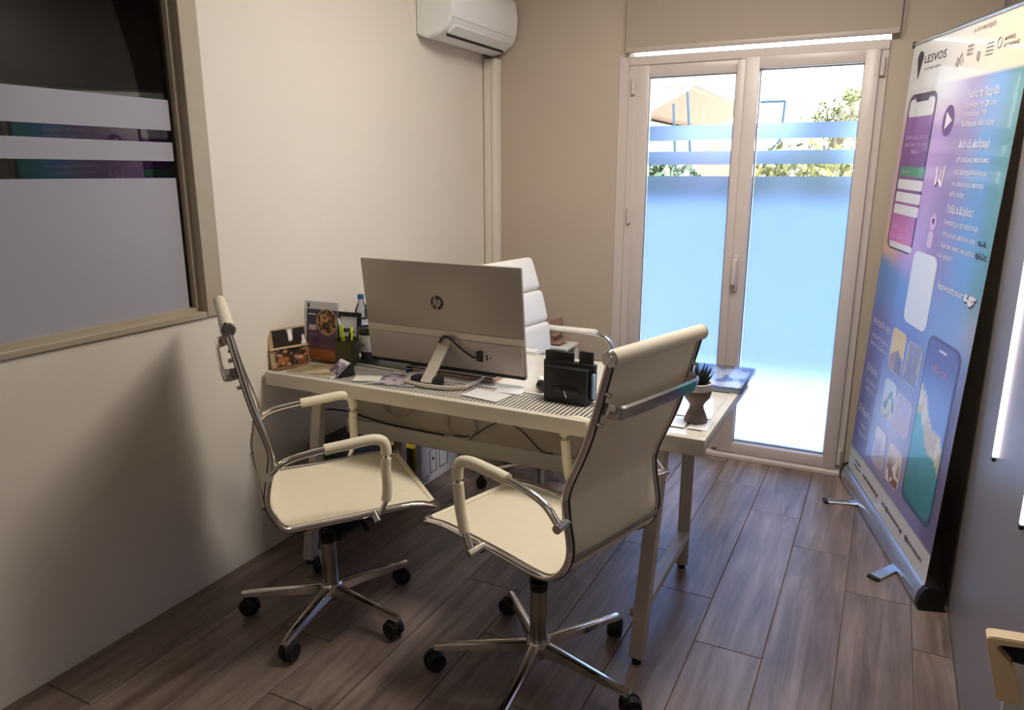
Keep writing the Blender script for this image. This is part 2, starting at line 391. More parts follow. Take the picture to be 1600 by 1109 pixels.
# ---------------------------------------------------------------- balcony door
d = thing('door_1', 'x', 'door'); del d['label']; del d['category']; d['kind'] = 'structure'
FT = 2.150
bm = BM()
box(bm, (DX0, YB-.012, .0), (DX0+.045, YB+.075, FT-.045), .004, 1); box(bm, (DX1-.05, YB-.012, .0), (DX1, YB+.075, FT-.045), .004, 1)
box(bm, (DX0, YB-.012, FT-.045), (DX1, YB+.075, FT), .004, 1); box(bm, (DX0-.0, YB-.03, -.002), (DX1, YB+.09, .028), .004, 1)
link('door_frame', bm, M['pvc'], d, 40)
def sash(x0, x1, gx0, gx1, zt, gz0, gz1, yf):
    s = BM(); y0, y1 = yf, YB+.06
    box(s, (x0, y0, .03), (gx0, y1, zt), .006, 2); box(s, (gx1, y0, .03), (x1, y1, zt), .006, 2)
    box(s, (gx0-.01, y0+.001, .03), (gx1+.01, y1-.001, gz0), .006, 2); box(s, (gx0-.01, y0+.001, gz1), (gx1+.01, y1-.001, zt), .006, 2)
    sh = link('door_sash', s, M['pvc'], d, 40)
    b = BM()
    for a, c in (((gx0-.001, YB+.008, gz0), (gx0+.004, YB+.03, gz1)), ((gx1-.004, YB+.008, gz0), (gx1+.001, YB+.03, gz1)), ((gx0, YB+.008, gz0-.001), (gx1, YB+.03, gz0+.005)), ((gx0, YB+.008, gz1-.004), (gx1, YB+.03, gz1+.001))): box(b, a, c)
    link('glazing_seal', b, M['chrome_dk'], sh)
    link('pane', box(BM(), (gx0, YB+.020, gz0), (gx1, YB+.026, gz1)), M['glass'], sh)
    for z0, z1 in ((1.718, 1.795), (1.594, 1.662), (gz0+.001, 1.534)):
        bm = BM(); bm.faces.new([bm.verts.new(p) for p in ((gx0+.006, YB+.0185, z0), (gx1-.004, YB+.0185, z0), (gx1-.004, YB+.0185, z1), (gx0+.006, YB+.0185, z1))]); link('frosted_film', bm, M['frost'], sh)
    return sh
sash(-1.296, -.736, -1.222, -.772, 2.108, .09, 2.043, YB-.006)
rs = sash(-.742, -.118, -.654, -.184, 2.112, .09, 2.052, YB-.032)
# overlap strip, handle, hinges
link('meeting_stile', box(BM(), (-.762, YB-.040, .05), (-.722, YB-.03, 2.10), .004, 2), M['pvc'], d, 40)
h = BM(); box(h, (-.716, YB-.046, .94), (-.688, YB-.03, 1.13), .006, 2); cyl(h, (-.702, YB-.03, 1.10), (-.702, YB-.075, 1.10), .010)
box(h, (-.714, YB-.088, .975), (-.690, YB-.072, 1.115), .007, 3)
hd = link('door_handle', h, M['pvc'], d, 40)
link('keyhole', box(BM(), (-.706, YB-.0475, .955), (-.699, YB-.0455, .975)), M['ink_grey'], hd)
for hx, hz in ((-1.303, 2.0), (-1.303, 1.32), (-1.303, .2), (-.105, 2.03), (-.105, .1)):
    hb = BM(); cyl(hb, (hx, YB-.024, hz-.04), (hx, YB-.024, hz+.04), .011); cyl(hb, (hx, YB-.024, hz-.003), (hx, YB-.024, hz+.003), .0125)
    link('hinge', hb, M['pvc'], d, 40)
struct('trim_1', box(BM(), (DX0-.055, YB-.006, 0), (DX0, YB+.005, 2.165), .002, 1), M['pvc'])
struct('trim_2', box(BM(), (DX0, YB-.045, -.001), (DX1+.02, YB-.012, .022), .003, 1), M['pvc'])
# roller blind
rb = thing('roller_blind', 'beige fabric roller blind drawn up above the balcony door', 'blind', (-.69, YB-.04, 2.18))
link('blind_fabric', box(BM(), (-.655, -.002, 0), (.640, .001, .52)), M['blind'], rb)
link('bottom_bar', box(BM(), (-.655, -.010, -.014), (.640, .008, .012), .005, 2), M['blind_bar'], rb, 40)
bm = BM(); cyl(bm, (-.66, 0, .55), (.645, 0, .55), .03); link('roller_tube', bm, M['blind'], rb, 40)
bm = BM(); tube(bm, [(.652, 0, .56), (.652, 0, .2), (.652, 0, 0)], .0015, 6); link('bead_chain', bm, M['pvc'], rb)

# pipe trunking in the corner
tk = thing('pipe_trunking', 'vertical off-white plastic pipe trunking in the corner below the air conditioner', 'trunking', (XL, YB, 0))
link('cover', box(BM(), (.006, -.055, .0), (.098, -.001, 2.19), .006, 2), M['paint'], tk, 40)
bm = BM(); box(bm, (.062, -.063, .0), (.098, -.054, 2.19), .003, 2); link('raised_edge', bm, M['paint'], tk, 40)

# air conditioner
ac = thing('air_conditioner', 'white wall-mounted split air conditioner near the ceiling in the corner', 'air conditioner', (XL, 3.33, 2.20))
AL = .705
prof = [(0, .02), (.0, .30), (.17, .30), (.205, .27), (.215, .20), (.212, .12), (.19, .06), (.14, .022), (.06, .0)]
bm = BM(); prism(bm, [(x, 0, z) for x, z in prof], (0, AL, 0)); bmesh.ops.bevel(bm, geom=bm.edges[:], offset=.006, segments=2, affect='EDGES')
link('casing', bm, M['white_plastic'], ac, 35)
bm = BM(); P2 = [(.172, .303), (.208, .272), (.219, .20), (.216, .125), (.205, .09)]
prism(bm, [(x, .012, z) for x, z in P2] + [(x-.006, .012, z) for x, z in P2[::-1]], (0, AL-.024, 0)); link('front_panel', bm, M['white_plastic'], ac, 50)
bm = BM(); Mx = Matrix.Translation((.172, 0, .043)) @ Matrix.Rotation(math.radians(-38), 4, 'Y')
box(bm, (-.028, .05, -.007), (.028, AL-.05, .003), .002, 1, Mx); link('louvre', bm, M['white_plastic'], ac, 40)
bm = BM(); box(bm, (-.003, .05, -.012), (.005, AL-.06, .001), 0, 1, Matrix.Translation((.148, 0, .022))); box(bm, (.05, AL-.11, -.006), (.056, AL-.04, .003)); link('air_slot', bm, M['black'], ac)
bm = BM(); cyl(bm, (.2165, .10, .235), (.2215, .10, .235), .006, 14); link('indicator', bm, M['ink_grey'], ac)

# housings of the two added fill lamps (their light is set at the top)
cl2 = thing('added_fill_lamp', 'added rectangular fill lamp on the unseen ceiling behind the camera', 'lamp', (-.5, -.75, 2.78))
link('fill_lamp_housing', box(BM(), (-.29, -.59, -.012), (.29, .59, .02), .004, 1), M['white_plastic'], cl2)
cl = thing('added_fill_lamp', 'added rectangular fill lamp on the unseen ceiling above the desk', 'lamp', (-.55, 2.55, 2.78))
link('fill_lamp_housing', box(BM(), (-.29, -.59, -.012), (.29, .59, .02), .004, 1), M['white_plastic'], cl)

# LED bars on the grey wall
for n, (y, z, lab) in enumerate(((2.385, .765, 'slim vertical white light bar on the grey wall, farther one nearest the banner'), (1.874, .785, 'slim vertical white light bar on the grey wall, nearer one at the right edge'))):
    t = thing('light_bar', lab, 'lamp', (XR, y, z), 0, 'vertical light bars on the grey wall')
    link('light_tube', box(BM(), (-.009, -.006, .0), (-.001, .006, 1.25), .002, 2), M['led'], t, 40)
    for z_ in (-.012, 1.25): link('end_cap', box(BM(), (-.010, -.008, z_), (-.001, .008, z_+.012), .002, 1), M['black'], t)
# beige bracket on the grey wall (bottom right)
br = thing('wall_bracket', 'beige moulded plastic bracket with a dark rounded opening on the grey wall', 'bracket', (0, 0, 0))
BY = 1.30
bm = BM()
outer = [(.3425, .829), (.2645, .8203), (.2214, .8163), (.2156, .8133), (.2158, .8050), (.2281, .7586), (.2425, .7039), (.2779, .7045), (.2683, .7422), (.2563, .7728), (.2483, .7797), (.2352, .7921), (.2309, .7979), (.2346, .8038), (.2662, .8080), (.3425, .818)]
prism(bm, [(x, BY, z) for x, z in outer], (0, .03, 0)); bmesh.ops.bevel(bm, geom=bm.edges[:], offset=.002, segments=2, affect='EDGES')
link('hook_plate', bm, M['beige'], br, 40)
bm = BM(); box(bm, (.228, BY+.0305, .762), (.3415, BY+.034, .814), .001, 1); link('dark_recess', bm, M['black'], br, 40)
bm = BM(); box(bm, (.258, BY+.0345, .62), (.3415, BY+.046, .79), .003, 2); link('white_backplate', bm, M['white_plastic'], br, 40)

# ================================================================== OUTSIDE
tf = struct('floor_balcony', box(BM(), (-5, YB+.22, -.12), (4, 6.6, -.03)), mat('white_terrace_tile', (232, 230, 226), .6, var=.03))
pz = mat('parapet_paint', (176, 186, 200), .8, var=.03)
struct('wall_balcony', box(BM(), (-5, 6.6, -.12), (4, 6.75, 1.32), .01, 1), pz)
struct('wall_balcony_side', box(BM(), (-2.75, YB+.22, -.12), (-2.55, 6.6, 2.6)), mat('sunny_side_wall', (240, 238, 232), .8))
struct('ground', box(BM(), (-60, 6.76, -4.2), (60, 90, -4)), mat('ground_soil', (150, 150, 120), .9, var=.2, scale=.5))
pink = mat('pinkish_render', (176, 138, 130), .8); tile_r = mat('clay_roof', (166, 122, 108), .8, var=.1); wht = mat('white_render', (166, 162, 172), .8)
metal_d = mat('dark_blue_metal', (40, 62, 78), .5)
# neighbouring eave (upper left of the door)
nb = thing('neighbour_house', 'pale neighbouring house with a projecting pink eave beyond the balcony', 'building', (-6.5, 13, -4))
link('wall', box(BM(), (-2.5, .6, 0), (2.3, 5, 6.5)), wht, nb)
bm = BM(); prism(bm, [(-2.5, 0, 6.50), (2.6, 0, 6.55), (3.30, 0, 6.90), (3.42, 0, 7.05), (-2.5, 0, 7.05)], (0, 5, 0)); link('eave', bm, pink, nb)
link('fascia', box(BM(), (-2.5, -.05, 6.96), (3.45, 5, 7.7), .03, 1), wht, nb)
# seen through the lower clear band
for i, (x, y, z, w_, h_, lab) in enumerate(((-9.6, 26, -4, 3.0, 5.4, 'low white house with a clay roof behind the balcony, farther left'), (-6.2, 24, -4, 2.4, 5.4, 'low white house with a clay roof behind the balcony, nearer the door centre'))):
    hs = thing('distant_house', lab, 'building', (x, y, z))
    link('wall', box(BM(), (0, 0, 0), (w_, 4, h_)), wht, hs)
    bm = BM(); prism(bm, [(-.2, -.2, h_), (w_+.2, -.2, h_), (w_/2, -.2, h_+1.1)], (0, 4.4, 0)); link('roof', bm, tile_r, hs)
    for k in range(3): link('window', box(BM(), (.6+k*w_/3.4, -.03, h_-1.5), (1.3+k*w_/3.4, .02, h_-.5)), metal_d, hs)
for i, (a, b, lab) in enumerate((((-2.9, 12.9, -4), (-3.452, 12.9, 2.68), 'thin dark metal pole outside, left one under the eave'), ((-2.55, 12.9, -4), (-3.225, 12.9, 2.86), 'thin dark metal pole outside, right one under the eave'))):
    bm = BM(); tube(bm, [a, b], .022, 8); tag(link('pole', bm, metal_d, None, 40), lab, 'pole')
bm = BM(); tube(bm, [(-2.12, 13, -4), (-2.12, 13, 2.74)], .045, 8); tube(bm, [(-2.12, 13, 2.66), (-1.685, 13, 2.66)], .022, 8); tube(bm, [(-1.685, 13, 2.67), (-1.70, 13, 2.3), (-1.72, 13, 2.05), (-1.88, 13, 1.88), (-2.12, 13, 1.8)], .022, 8)
tag(link('sign_frame', bm, metal_d, None, 40), 'dark angular metal frame on a post outside behind the right pane', 'frame')
# vegetation
def leaf_cloud(bm, c, r, n, s, seed):
    rg = random.Random(seed)
    for _ in range(n):
        while True:
            p = Vector((rg.uniform(-1, 1), rg.uniform(-1, 1), rg.uniform(-1, 1)))
            if .25 < p.length < 1: break
        p = Vector((c[0]+p.x*r[0], c[1]+p.y*r[1], c[2]+p.z*r[2]))
        a = Vector((rg.gauss(0, 1), rg.gauss(0, 1), rg.gauss(0, 1))).normalized(); b = a.orthogonal().normalized()
        k = s*rg.uniform(.6, 1.4)
        vs = [bm.verts.new(p + a*k), bm.verts.new(p + b*k*.45), bm.verts.new(p - a*k), bm.verts.new(p - b*k*.45)]
        bm.faces.new(vs)
    return bm
lf1 = mat('olive_yellow_leaves', (112, 106, 62), .6, var=.45, scale=3); lf2 = mat('dark_green_leaves', (56, 68, 42), .6, var=.45, scale=3)
bark = mat('bark', (110, 92, 76), .8, var=.2)
tr = thing('tree', 'loose yellow-green tree rising above the frosted band outside', 'tree', (-1.0, 14, -4))
bm = BM(); tube(bm, crv([(0, 0, 0), (.1, 0, 3), (-.1, 0, 5), (.1, 0, 6.4)]), [.09]*19, 8)
for a in range(9):
    an = a*.7; tube(bm, [(0, 0, 4.6+.1*a), (.35*math.cos(an), .3*math.sin(an), 5.9+.08*a)], [.05, .012], 6)
link('trunk', bm, bark, tr, 40)
bm = BM()
for i, (x, y, z, r) in enumerate(((-.35, 0, 6.35, .26), (-.12, .1, 6.55, .26), (.2, 0, 6.58, .28), (.36, .1, 6.3, .3), (0, 0, 6.25, .34), (.22, 0, 6.78, .16))): leaf_cloud(bm, (x, y, z), (r, r, r*.8), 170, .045, i)
f = link('foliage', bm, lf1, tr); f['kind'] = 'stuff'
hedges = [(-5.6, 11.5, .9, 1.05, .8, lf2, 'dark green shrub outside behind the left pane'), (-3.35, 11.6, .95, 1.0, .85, lf2, 'dark green shrub outside behind the meeting stile'), (-1.1, 11.3, 1.15, 1.0, .85, lf1, 'yellow-green shrub outside behind the right pane'), (1.15, 11.6, 1.1, 1.0, .85, lf1, 'yellow-green shrub outside at the right side of the right pane')]
for i, (x, y, z, r, rz_, m_, lab) in enumerate(hedges):
    t = thing('shrub', lab, 'shrub', (x, y, -4))
    bm = BM(); leaf_cloud(bm, (0, 0, 4+z), (r, .7, rz_), 1500, .09, 50+i); f = link('foliage', bm, m_, t); f['kind'] = 'stuff'
    bm = BM(); tube(bm, [(0, 0, 0), (0, 0, 4+z)], [.08, .03], 8)
    for a in range(6): tube(bm, [(0, 0, 3), (r*.8*math.cos(a), .5*math.sin(a), 4+z)], [.04, .01], 6)
    link('trunk', bm, bark, t, 40)

# ================================================================== DESK
DZT = .77
dk = thing('desk', 'cream metal desk with a white glossy top, slotted front strip and trestle legs', 'desk', (0, 0, 0))
X0, X1, Y0, Y1 = -2.195, -.425, 2.135, 2.90
bm = BM()
box(bm, (X0, Y0, DZT-.055), (X1, Y0+.03, DZT), .004, 2); box(bm, (X0, Y1-.03, DZT-.040), (X1, Y1, DZT), .004, 2)
box(bm, (X0, Y0+.03, DZT-.040), (X0+.03, Y1-.03, DZT), .004, 2); box(bm, (X1-.03, Y0+.03, DZT-.040), (X1, Y1-.03, DZT), .004, 2)
link('desk_frame', bm, M['cream_metal'], dk, 40)
link('desktop', box(BM(), (X0+.03, Y0+.215, DZT-.014), (X1-.03, Y1-.03, DZT-.002)), M['tabletop'], dk)
link('front_strip', box(BM(), (X0+.03, Y0+.03, DZT-.014), (X1-.03, Y0+.205, DZT-.003)), M['tabletop'], dk)
bm = BM(); box(bm, (X0+.03, Y0+.205, DZT-.02), (X1-.03, Y0+.215, DZT-.006)); link('joint_strip', bm, M['chrome_dk'], dk)
bm = BM(); n = 0; x = X0+.30
while x < X1-.24:
    box(bm, (x, Y0+.036, DZT-.0032), (x+.0055, Y0+.195, DZT-.0024)); x += .0158
o = link('slots', bm, M['slot'], dk); o['kind'] = 'stuff'
# legs
def leg(a, b, w=.045, h=.04): bm = BM(); bar(bm, a, b, w, h); return bm
FOOT = .02
legs = [((-.584, 2.066, FOOT), (-.575, 2.215, DZT-.035)), ((-.604, 2.728, FOOT), (-.600, 2.715, DZT-.035)), ((-1.969, 2.078, FOOT), (-1.975, 2.215, DZT-.035)), ((-1.965, 2.728, FOOT), (-1.965, 2.715, DZT-.035))]
for i, (a, b) in enumerate(legs):
    l = link('leg', leg(a, b), M['legmetal'], dk)
    bm = BM(); cyl(bm, (a[0], a[1], 0), (a[0], a[1], FOOT+.004), .015); link('foot_glide', bm, M['rubber'], l, 40)
for xx in (-.60, -1.967):
    bm = BM(); bar(bm, (xx, 2.095, .155), (xx, 2.722, .155), .045, .028); link('side_bar', bm, M['legmetal'], dk)
    bm = BM(); bar(bm, (xx, 2.20, DZT-.055), (xx, 2.74, DZT-.055), .04, .03); link('side_bar', bm, M['legmetal'], dk)
# under-desk rail and the translucent panel
bm = BM(); box(bm, (-2.0, 2.385, .462), (-.61, 2.41, .528), .004, 1); link('cable_rail', bm, M['cream_metal'], dk, 40)
bm = BM(); box(bm, (-1.955, 2.40, .52), (-.62, 2.404, DZT-.04)); link('modesty_panel', bm, mat('greige_translucent_panel', (186, 174, 158), .25, var=.05, scale=6, coat=.3), dk)
def pan(x, z, dy=-.01): return (x, 2.40+dy, z)
bm = BM(); tube(bm, [pan(-1.73+.075*math.cos(t*.26), .625+.05*math.sin(t*.26)) for t in range(25)], .0016, 6); tag(link('cable', bm, M['legmetal'], None, 60), 'thin beige cable coiled in a loop behind the rail under the desk, left loop', 'cable')
bm = BM(); 
for k in range(3): tube(bm, [pan(-1.43+(.062+.004*k)*math.cos(t*.26+k), .585+(.062-.003*k)*math.sin(t*.26+k), -.012-.003*k) for t in range(25)], .002, 6)
tag(link('cable', bm, M['pvc'], None, 60), 'pale cable coiled tightly against the panel under the desk, right coil', 'cable')
bm = BM(); tube(bm, crv([pan(-1.46, .535), pan(-1.38, .545), pan(-1.30, .60), pan(-1.235, .625), pan(-1.16, .60), pan(-1.08, .535), pan(-1.03, .53)]), .0022, 6)
tag(link('cable', bm, M['black'], None, 60), 'thin black cable arching over the rail under the desk', 'cable')
bm = BM(); tube(bm, crv([(-2.175, 2.36, .35), (-2.165, 2.36, .47), (-2.11, 2.36, .55), (-2.0, 2.37, .565), (-1.9, 2.38, .55), (-1.75, 2.38, .535), (-1.50, 2.378, .532)]), .004, 8)
tag(link('cable', bm, M['black'], None, 60), 'thick black cable bending down beside the wall under the desk', 'cable')

# ---------------------------------------------------------------- under the desk
pc = thing('computer_tower', 'black computer tower lying by the wall under the desk', 'computer', (-2.06, 2.47, 0))
link('case', box(BM(), (-.06, -.20, .02), (.08, .20, .43), .006, 2), M['black'], pc, 40)
bm = BM(); box(bm, (.0785, .17, .05), (.082, .19, .41)); link('white_edge', bm, M['pvc'], pc)
for x in (-.045, .065):
    for y in (-.18, .18): bm = BM(); cyl(bm, (x, y, 0), (x, y, .022), .012); link('foot', bm, M['rubber'], pc, 40)
yb = thing('yellow_box', 'yellow and dark green cardboard box on the floor under the desk', 'box', (-2.095, 2.99, 0))
link('carton', box(BM(), (-.09, -.06, 0), (.06, .12, .19), .002, 1), M['olive'], yb)
bm = BM(); box(bm, (.0595, -.058, .002), (.0615, .118, .188)); link('side_panel', bm, M['yellow'], yb)
bm = BM(); box(bm, (-.088, -.058, .1895), (.0615, .118, .1915)); link('lid', bm, M['yellow'], yb)
bm = BM(); prism(bm, [(.0618, .02, .002), (.0618, .118, .002), (.0618, .118, .188), (.0618, .06, .188)], (.001, 0, 0)); link('green_corner', bm, M['green_dk'], yb)
wb = thing('white_box', 'white cardboard box with line drawings of a device leaning under the desk', 'box', (-1.975, 3.14, 0), math.radians(0))
Mx = Matrix.Rotation(math.radians(0), 4, 'Y')
link('carton', box(BM(), (-.035, -.225, 0), (0, .12, .30), .003, 1, Mx), M['white_plastic'], wb)
bm = BM()
for a, b, w_ in (((-.15, .05), (-.15, .17), 0), ((-.15, .17), (-.09, .17), 0), ((-.09, .17), (-.09, .05), 0), ((-.09, .05), (-.15, .05), 0), ((-.06, .05), (-.06, .21), 0), ((-.06, .05), (.02, .05), 0), ((.02, .05), (.02, .19), 0), ((-.06, .21), (-.01, .26), 0)):
    tube(bm, [Mx @ Vector((.001, a[0], a[1])), Mx @ Vector((.001, b[0], b[1]))], .0017, 5)
cyl(bm, Mx @ Vector((0, -.12, .12)), Mx @ Vector((.002, -.12, .12)), .009, 12)
link('line_drawing', bm, M['ink_dark'], wb)
bm = BM(); text_on(bm, 'DCP', lambda u, v: Mx @ Vector((.0015, u, v)), -.235, -.165, .02, .03, .03); link('lettering', bm, M['ink_grey'], wb)

# ================================================================== COMPUTER MONITOR
mo = thing('computer_monitor', 'large silver all-in-one computer seen from behind on the desk', 'computer', (-1.51, 2.40, DZT), math.radians(-1.2))
tilt = Matrix.Rotation(math.radians(6.5), 4, 'X')
MB = Matrix.Translation((0, .012, .03)) @ tilt
HW, HH = .361, .425
link('chassis', box(BM(), (-HW, 0, 0), (HW, .014, HH), .004, 2, MB), M['silver'], mo, 40)
link('screen', box(BM(), (-HW+.006, .014, .012), (HW-.006, .018, HH-.006), .001, 1, MB), M['blackgloss'], mo)
link('lower_panel', box(BM(), (-HW+.006, -.010, .012), (HW-.006, .001, .130), .004, 2, MB), M['silver2'], mo, 40)
link('pale_band', box(BM(), (-HW+.001, -.004, .129), (HW-.001, .001, .158), .0015, 1, MB), M['silver_hi'], mo)
link('dark_bottom_edge', box(BM(), (-HW+.003, -.006, -.002), (HW-.003, .014, .010), .002, 1, MB), M['black'], mo)
bm = BM(); cyl(bm, MB @ Vector((-.010, .0, .268)), MB @ Vector((-.010, -.0016, .268)), .0285, 40); lg = link('logo_disc', bm, M['ink_dark'], mo, label='round dark emblem with pale slanted letters')
def PB(u, v): return MB @ Vector((u, -.0024, v))
bm = BM()
def stroke(pts, w):
    for a, b in zip(pts, pts[1:]):
        d_ = Vector((b[0]-a[0], b[1]-a[1])).normalized(); nn = Vector((-d_.y, d_.x))*w/2; e_ = d_*w*.3
        q = [(a[0]+nn.x-e_.x, a[1]+nn.y-e_.y), (a[0]-nn.x-e_.x, a[1]-nn.y-e_.y), (b[0]-nn.x+e_.x, b[1]-nn.y+e_.y), (b[0]+nn.x+e_.x, b[1]+nn.y+e_.y)]
        bm.faces.new([bm.verts.new(PB(-.010+x_, .268+y_)) for x_, y_ in q])
stroke([(-.0075, .026), (-.0165, -.010)], .0042); stroke([(-.0115, .0095), (-.0045, .0095), (-.0035, .006), (-.0075, -.010)], .0038)
stroke([(.0055, .0095), (-.0035, -.027)], .0042); stroke([(.0055, .0095), (.0135, .0095), (.0150, .006), (.0118, -.006), (.0095, -.0095), (.0015, -.0095)], .0038)
link('emblem_lettering', bm, M['silver_hi'], lg)
bm = BM(); box(bm, (.155, -.0125, .052), (.185, -.009, .085), .002, 1, MB); box(bm, (.20, -.0115, .062), (.206, -.009, .082), 0, 1, MB); box(bm, (.216, -.0115, .07), (.222, -.009, .075), 0, 1, MB)
link('ports', bm, M['black'], mo)
# stand
bm = BM(); bar(bm, (.018, -.150, .012), (.018, .000, .150), .048, .014); link('stand_leg', bm, M['silver_hi'], mo)
bm = BM(); box(bm, (.0, -.016, .138), (.062, .004, .168), .005, 2); link('stand_hinge', bm, M['silver'], mo, 40)
bm = BM(); tube(bm, [(-.085, .02, .008), (-.095, -.09, .008), (-.07, -.155, .008), (0.03, -.168, .008), (.12, -.155, .008), (.17, -.12, .008), (.17, .03, .008)], .008, 8); link('stand_foot', bm, M['silver_hi'], mo, 40)
bm = BM(); link('stand_pad', box(bm, (-.055, -.150, .002), (-.012, -.112, .034), .010, 2), M['black'], mo, 40); link('stand_pad', box(BM(), (.045, -.150, .002), (.080, -.110, .040), .010, 2), M['black'], mo, 40)
bm = BM(); tube(bm, crv([(-.004, -.018, .140), (.018, -.030, .165), (.045, -.030, .166), (.09, -.028, .135), (.125, -.026, .112), (.16, -.028, .100), (.178, -.022, .108)]), .0042, 8)
box(bm, (.165, -.032, .095), (.185, -.01, .125), .003, 1)
tag(link('power_cable', bm, M['black'], None, 50), 'short black cable plugged into the back of the computer', 'cable').matrix_world = Matrix.Translation((-1.51, 2.40, DZT))

# ================================================================== THINGS ON THE DESK
TZ = DZT - .002
kb = thing('keyboard', 'brown and black keyboard lying on the desk behind the computer stand', 'keyboard', (-1.50, 2.475, TZ), math.radians(-2))
link('body', box(BM(), (-.21, -.065, 0), (.21, .065, .012), .004, 2), mat('taupe_plastic', (158, 128, 112), .5), kb, 40)
bm = BM()
for r in range(4): box(bm, (-.20, -.055+r*.029, .012), (.20, -.042+r*.029, .016), .001, 1)
link('key_rows', bm, M['black'], kb)
ks = thing('black_keyboard', 'slim black keyboard poking out left of the computer', 'keyboard', (-1.83, 2.66, TZ), math.radians(-6))
link('body', box(BM(), (-.17, -.06, 0), (.17, .06, .014), .004, 2), M['black'], ks, 40)
bm = BM()
for r in range(4):
    for c in range(14): box(bm, (-.163+c*.0235, -.052+r*.027, .014), (-.143+c*.0235, -.030+r*.027, .018), .001, 1)
link('keys', bm, M['blackgloss'], ks)

nbk = thing('notebook', 'flat black notebook under the coffee cup', 'notebook', (-1.82, 2.475, TZ), math.radians(-4))
link('cover', box(BM(), (-.155, -.085, .0), (.155, .085, .012), .002, 1), M['black'], nbk)
link('pages', box(BM(), (-.150, -.0865, .002), (.153, .08, .010)), M['paper'], nbk)
cp = thing('coffee_cup', 'white paper coffee cup with a black lid on the notebook', 'cup', (-1.935, 2.487, TZ+.012)); cp.scale = (1.2, 1.2, 1.08)
bm = BM(); lathe(bm, [(0, 0), (.027, 0), (.030, .004), (.038, .105), (.0355, .105), (.0, .100)]); link('cup_body', bm, M['paper'], cp, 40)
bm = BM(); lathe(bm, [(0.0275, .002), (.0305, .002), (.0330, .030), (.0325, .030)]); link('dark_base_band', bm, M['ink_dark'], cp, 40)
bm = BM(); lathe(bm, [(.0395, .098), (.0405, .102), (.0405, .110), (.037, .112), (.036, .124), (.032, .126), (.031, .120), (0, .120)]); link('lid', bm, M['black'], cp, 40)
bm = BM(); box(bm, (-.012, -.0375, .05), (.010, -.0335, .066)); link('small_print', bm, M['ink_grey'], cp)

pn = thing('pen_cup', 'olive wire mesh pen cup in front of the small framed picture', 'pen cup', (-1.985, 2.40, TZ))
bm = BM(); lathe(bm, [(0, 0), (.046, 0), (.050, .003), (.050, .105), (.0475, .105), (.0475, .004), (0, .004)]); link('cup', bm, M['mesh_olive'], pn, 40)
bm = BM(); tube(bm, [(.05*math.cos(t*.262), .05*math.sin(t*.262), .105) for t in range(25)], .0025, 6, False); link('rim', bm, M['black'], pn, 50)
for i, (dx, dy, tx, ty, h_, m_, nm, lab) in enumerate(((-.02, .0, -.035, .01, .150, 'lime', 'highlighter', 'lime highlighter pen standing leftmost in the mesh cup'), (.0, -.01, -.006, -.02, .158, 'lime', 'highlighter', 'lime highlighter pen standing in the middle of the mesh cup'), (.015, .012, .012, .02, .140, 'lime', 'highlighter', 'lime highlighter pen standing at the right side of the mesh cup'), (-.028, .015, -.052, .02, .175, 'white_plastic', 'pen', 'slim white pen leaning left in the mesh cup'), (.02, -.015, .035, -.02, .130, 'black', 'pen', 'slim black pen leaning right in the mesh cup'))):
    bm = BM(); w0 = .0065 if nm == 'highlighter' else .004
    tube(bm, [(dx*.6, dy*.6, .006), (tx, ty, h_)], w0, 8); t = thing(nm, lab, 'pen', (-1.985, 2.40, TZ)); link('barrel', bm, M[m_], t, 40)
    bm = BM(); v = Vector((tx-dx*.6, ty-dy*.6, h_-.006)).normalized(); tube(bm, [Vector((tx, ty, h_))-v*.004, Vector((tx, ty, h_))+v*.012], [w0*1.12, w0*.8], 8); link('cap', bm, M[m_], t, 40)

fr = thing('picture_frame', 'small black frame with a white card and black moustache motif on the desk', 'picture frame', (-2.118, 2.56, TZ), math.radians(6))
Mx = Matrix.Rotation(math.radians(-8), 4, 'X')
bm = BM(); box(bm, (-.065, 0, 0), (.065, .012, .02), .002, 1, Mx); box(bm, (-.065, 0, .16), (.065, .012, .18), .002, 1, Mx); box(bm, (-.065, 0, .02), (-.045, .012, .16), .002, 1, Mx); box(bm, (.045, 0, .02), (.065, .012, .16), .002, 1, Mx)
link('frame', bm, M['black'], fr)
link('card', box(BM(), (-.046, .006, .018), (.046, .009, .162), 0, 1, Mx), M['paper'], fr)
bm = BM(); tube(bm, [Mx @ Vector(p) for p in ((-.03, .004, .085), (-.015, .004, .10), (0, .004, .098), (.015, .004, .103), (.032, .004, .09))], [.003, .010, .008, .010, .003], 8); link('motif', bm, M['black'], fr, 40)
bm = BM(); bar(bm, (0, .02, .10), (0, .075, .0), .03, .003); link('easel_back', bm, M['black'], fr)

for i, (x, y, lab) in enumerate(((-2.115, 2.672, 'clear plastic water bottle with blue cap, left of the two behind the frame'), (-2.118, 2.748, 'clear plastic water bottle with blue cap, right of the two next to the computer'))):
    b_ = thing('water_bottle', lab, 'bottle', (x, y, TZ), 0, 'water bottles on the desk')
    bm = BM(); lathe(bm, [(0, 0), (.029, 0), (.032, .006), (.032, .05), (.030, .055), (.032, .06), (.032, .15), (.029, .175), (.016, .205), (.0125, .212), (.0125, .232), (0, .232)]); link('bottle_body', bm, M['petplastic'], b_, 40)
    bm = BM(); lathe(bm, [(0, .226), (.0145, .226), (.015, .230), (.015, .244), (.0135, .247), (0, .247)]); link('cap', bm, M['bluecap'], b_, 40)
    bm = BM(); lathe(bm, [(.0324, .085), (.0328, .085), (.0328, .135), (.0324, .135)]); link('bottle_label', bm, mat('bottle_label_print', (200, 206, 214), .5, var=.4, scale=60), b_, 40)

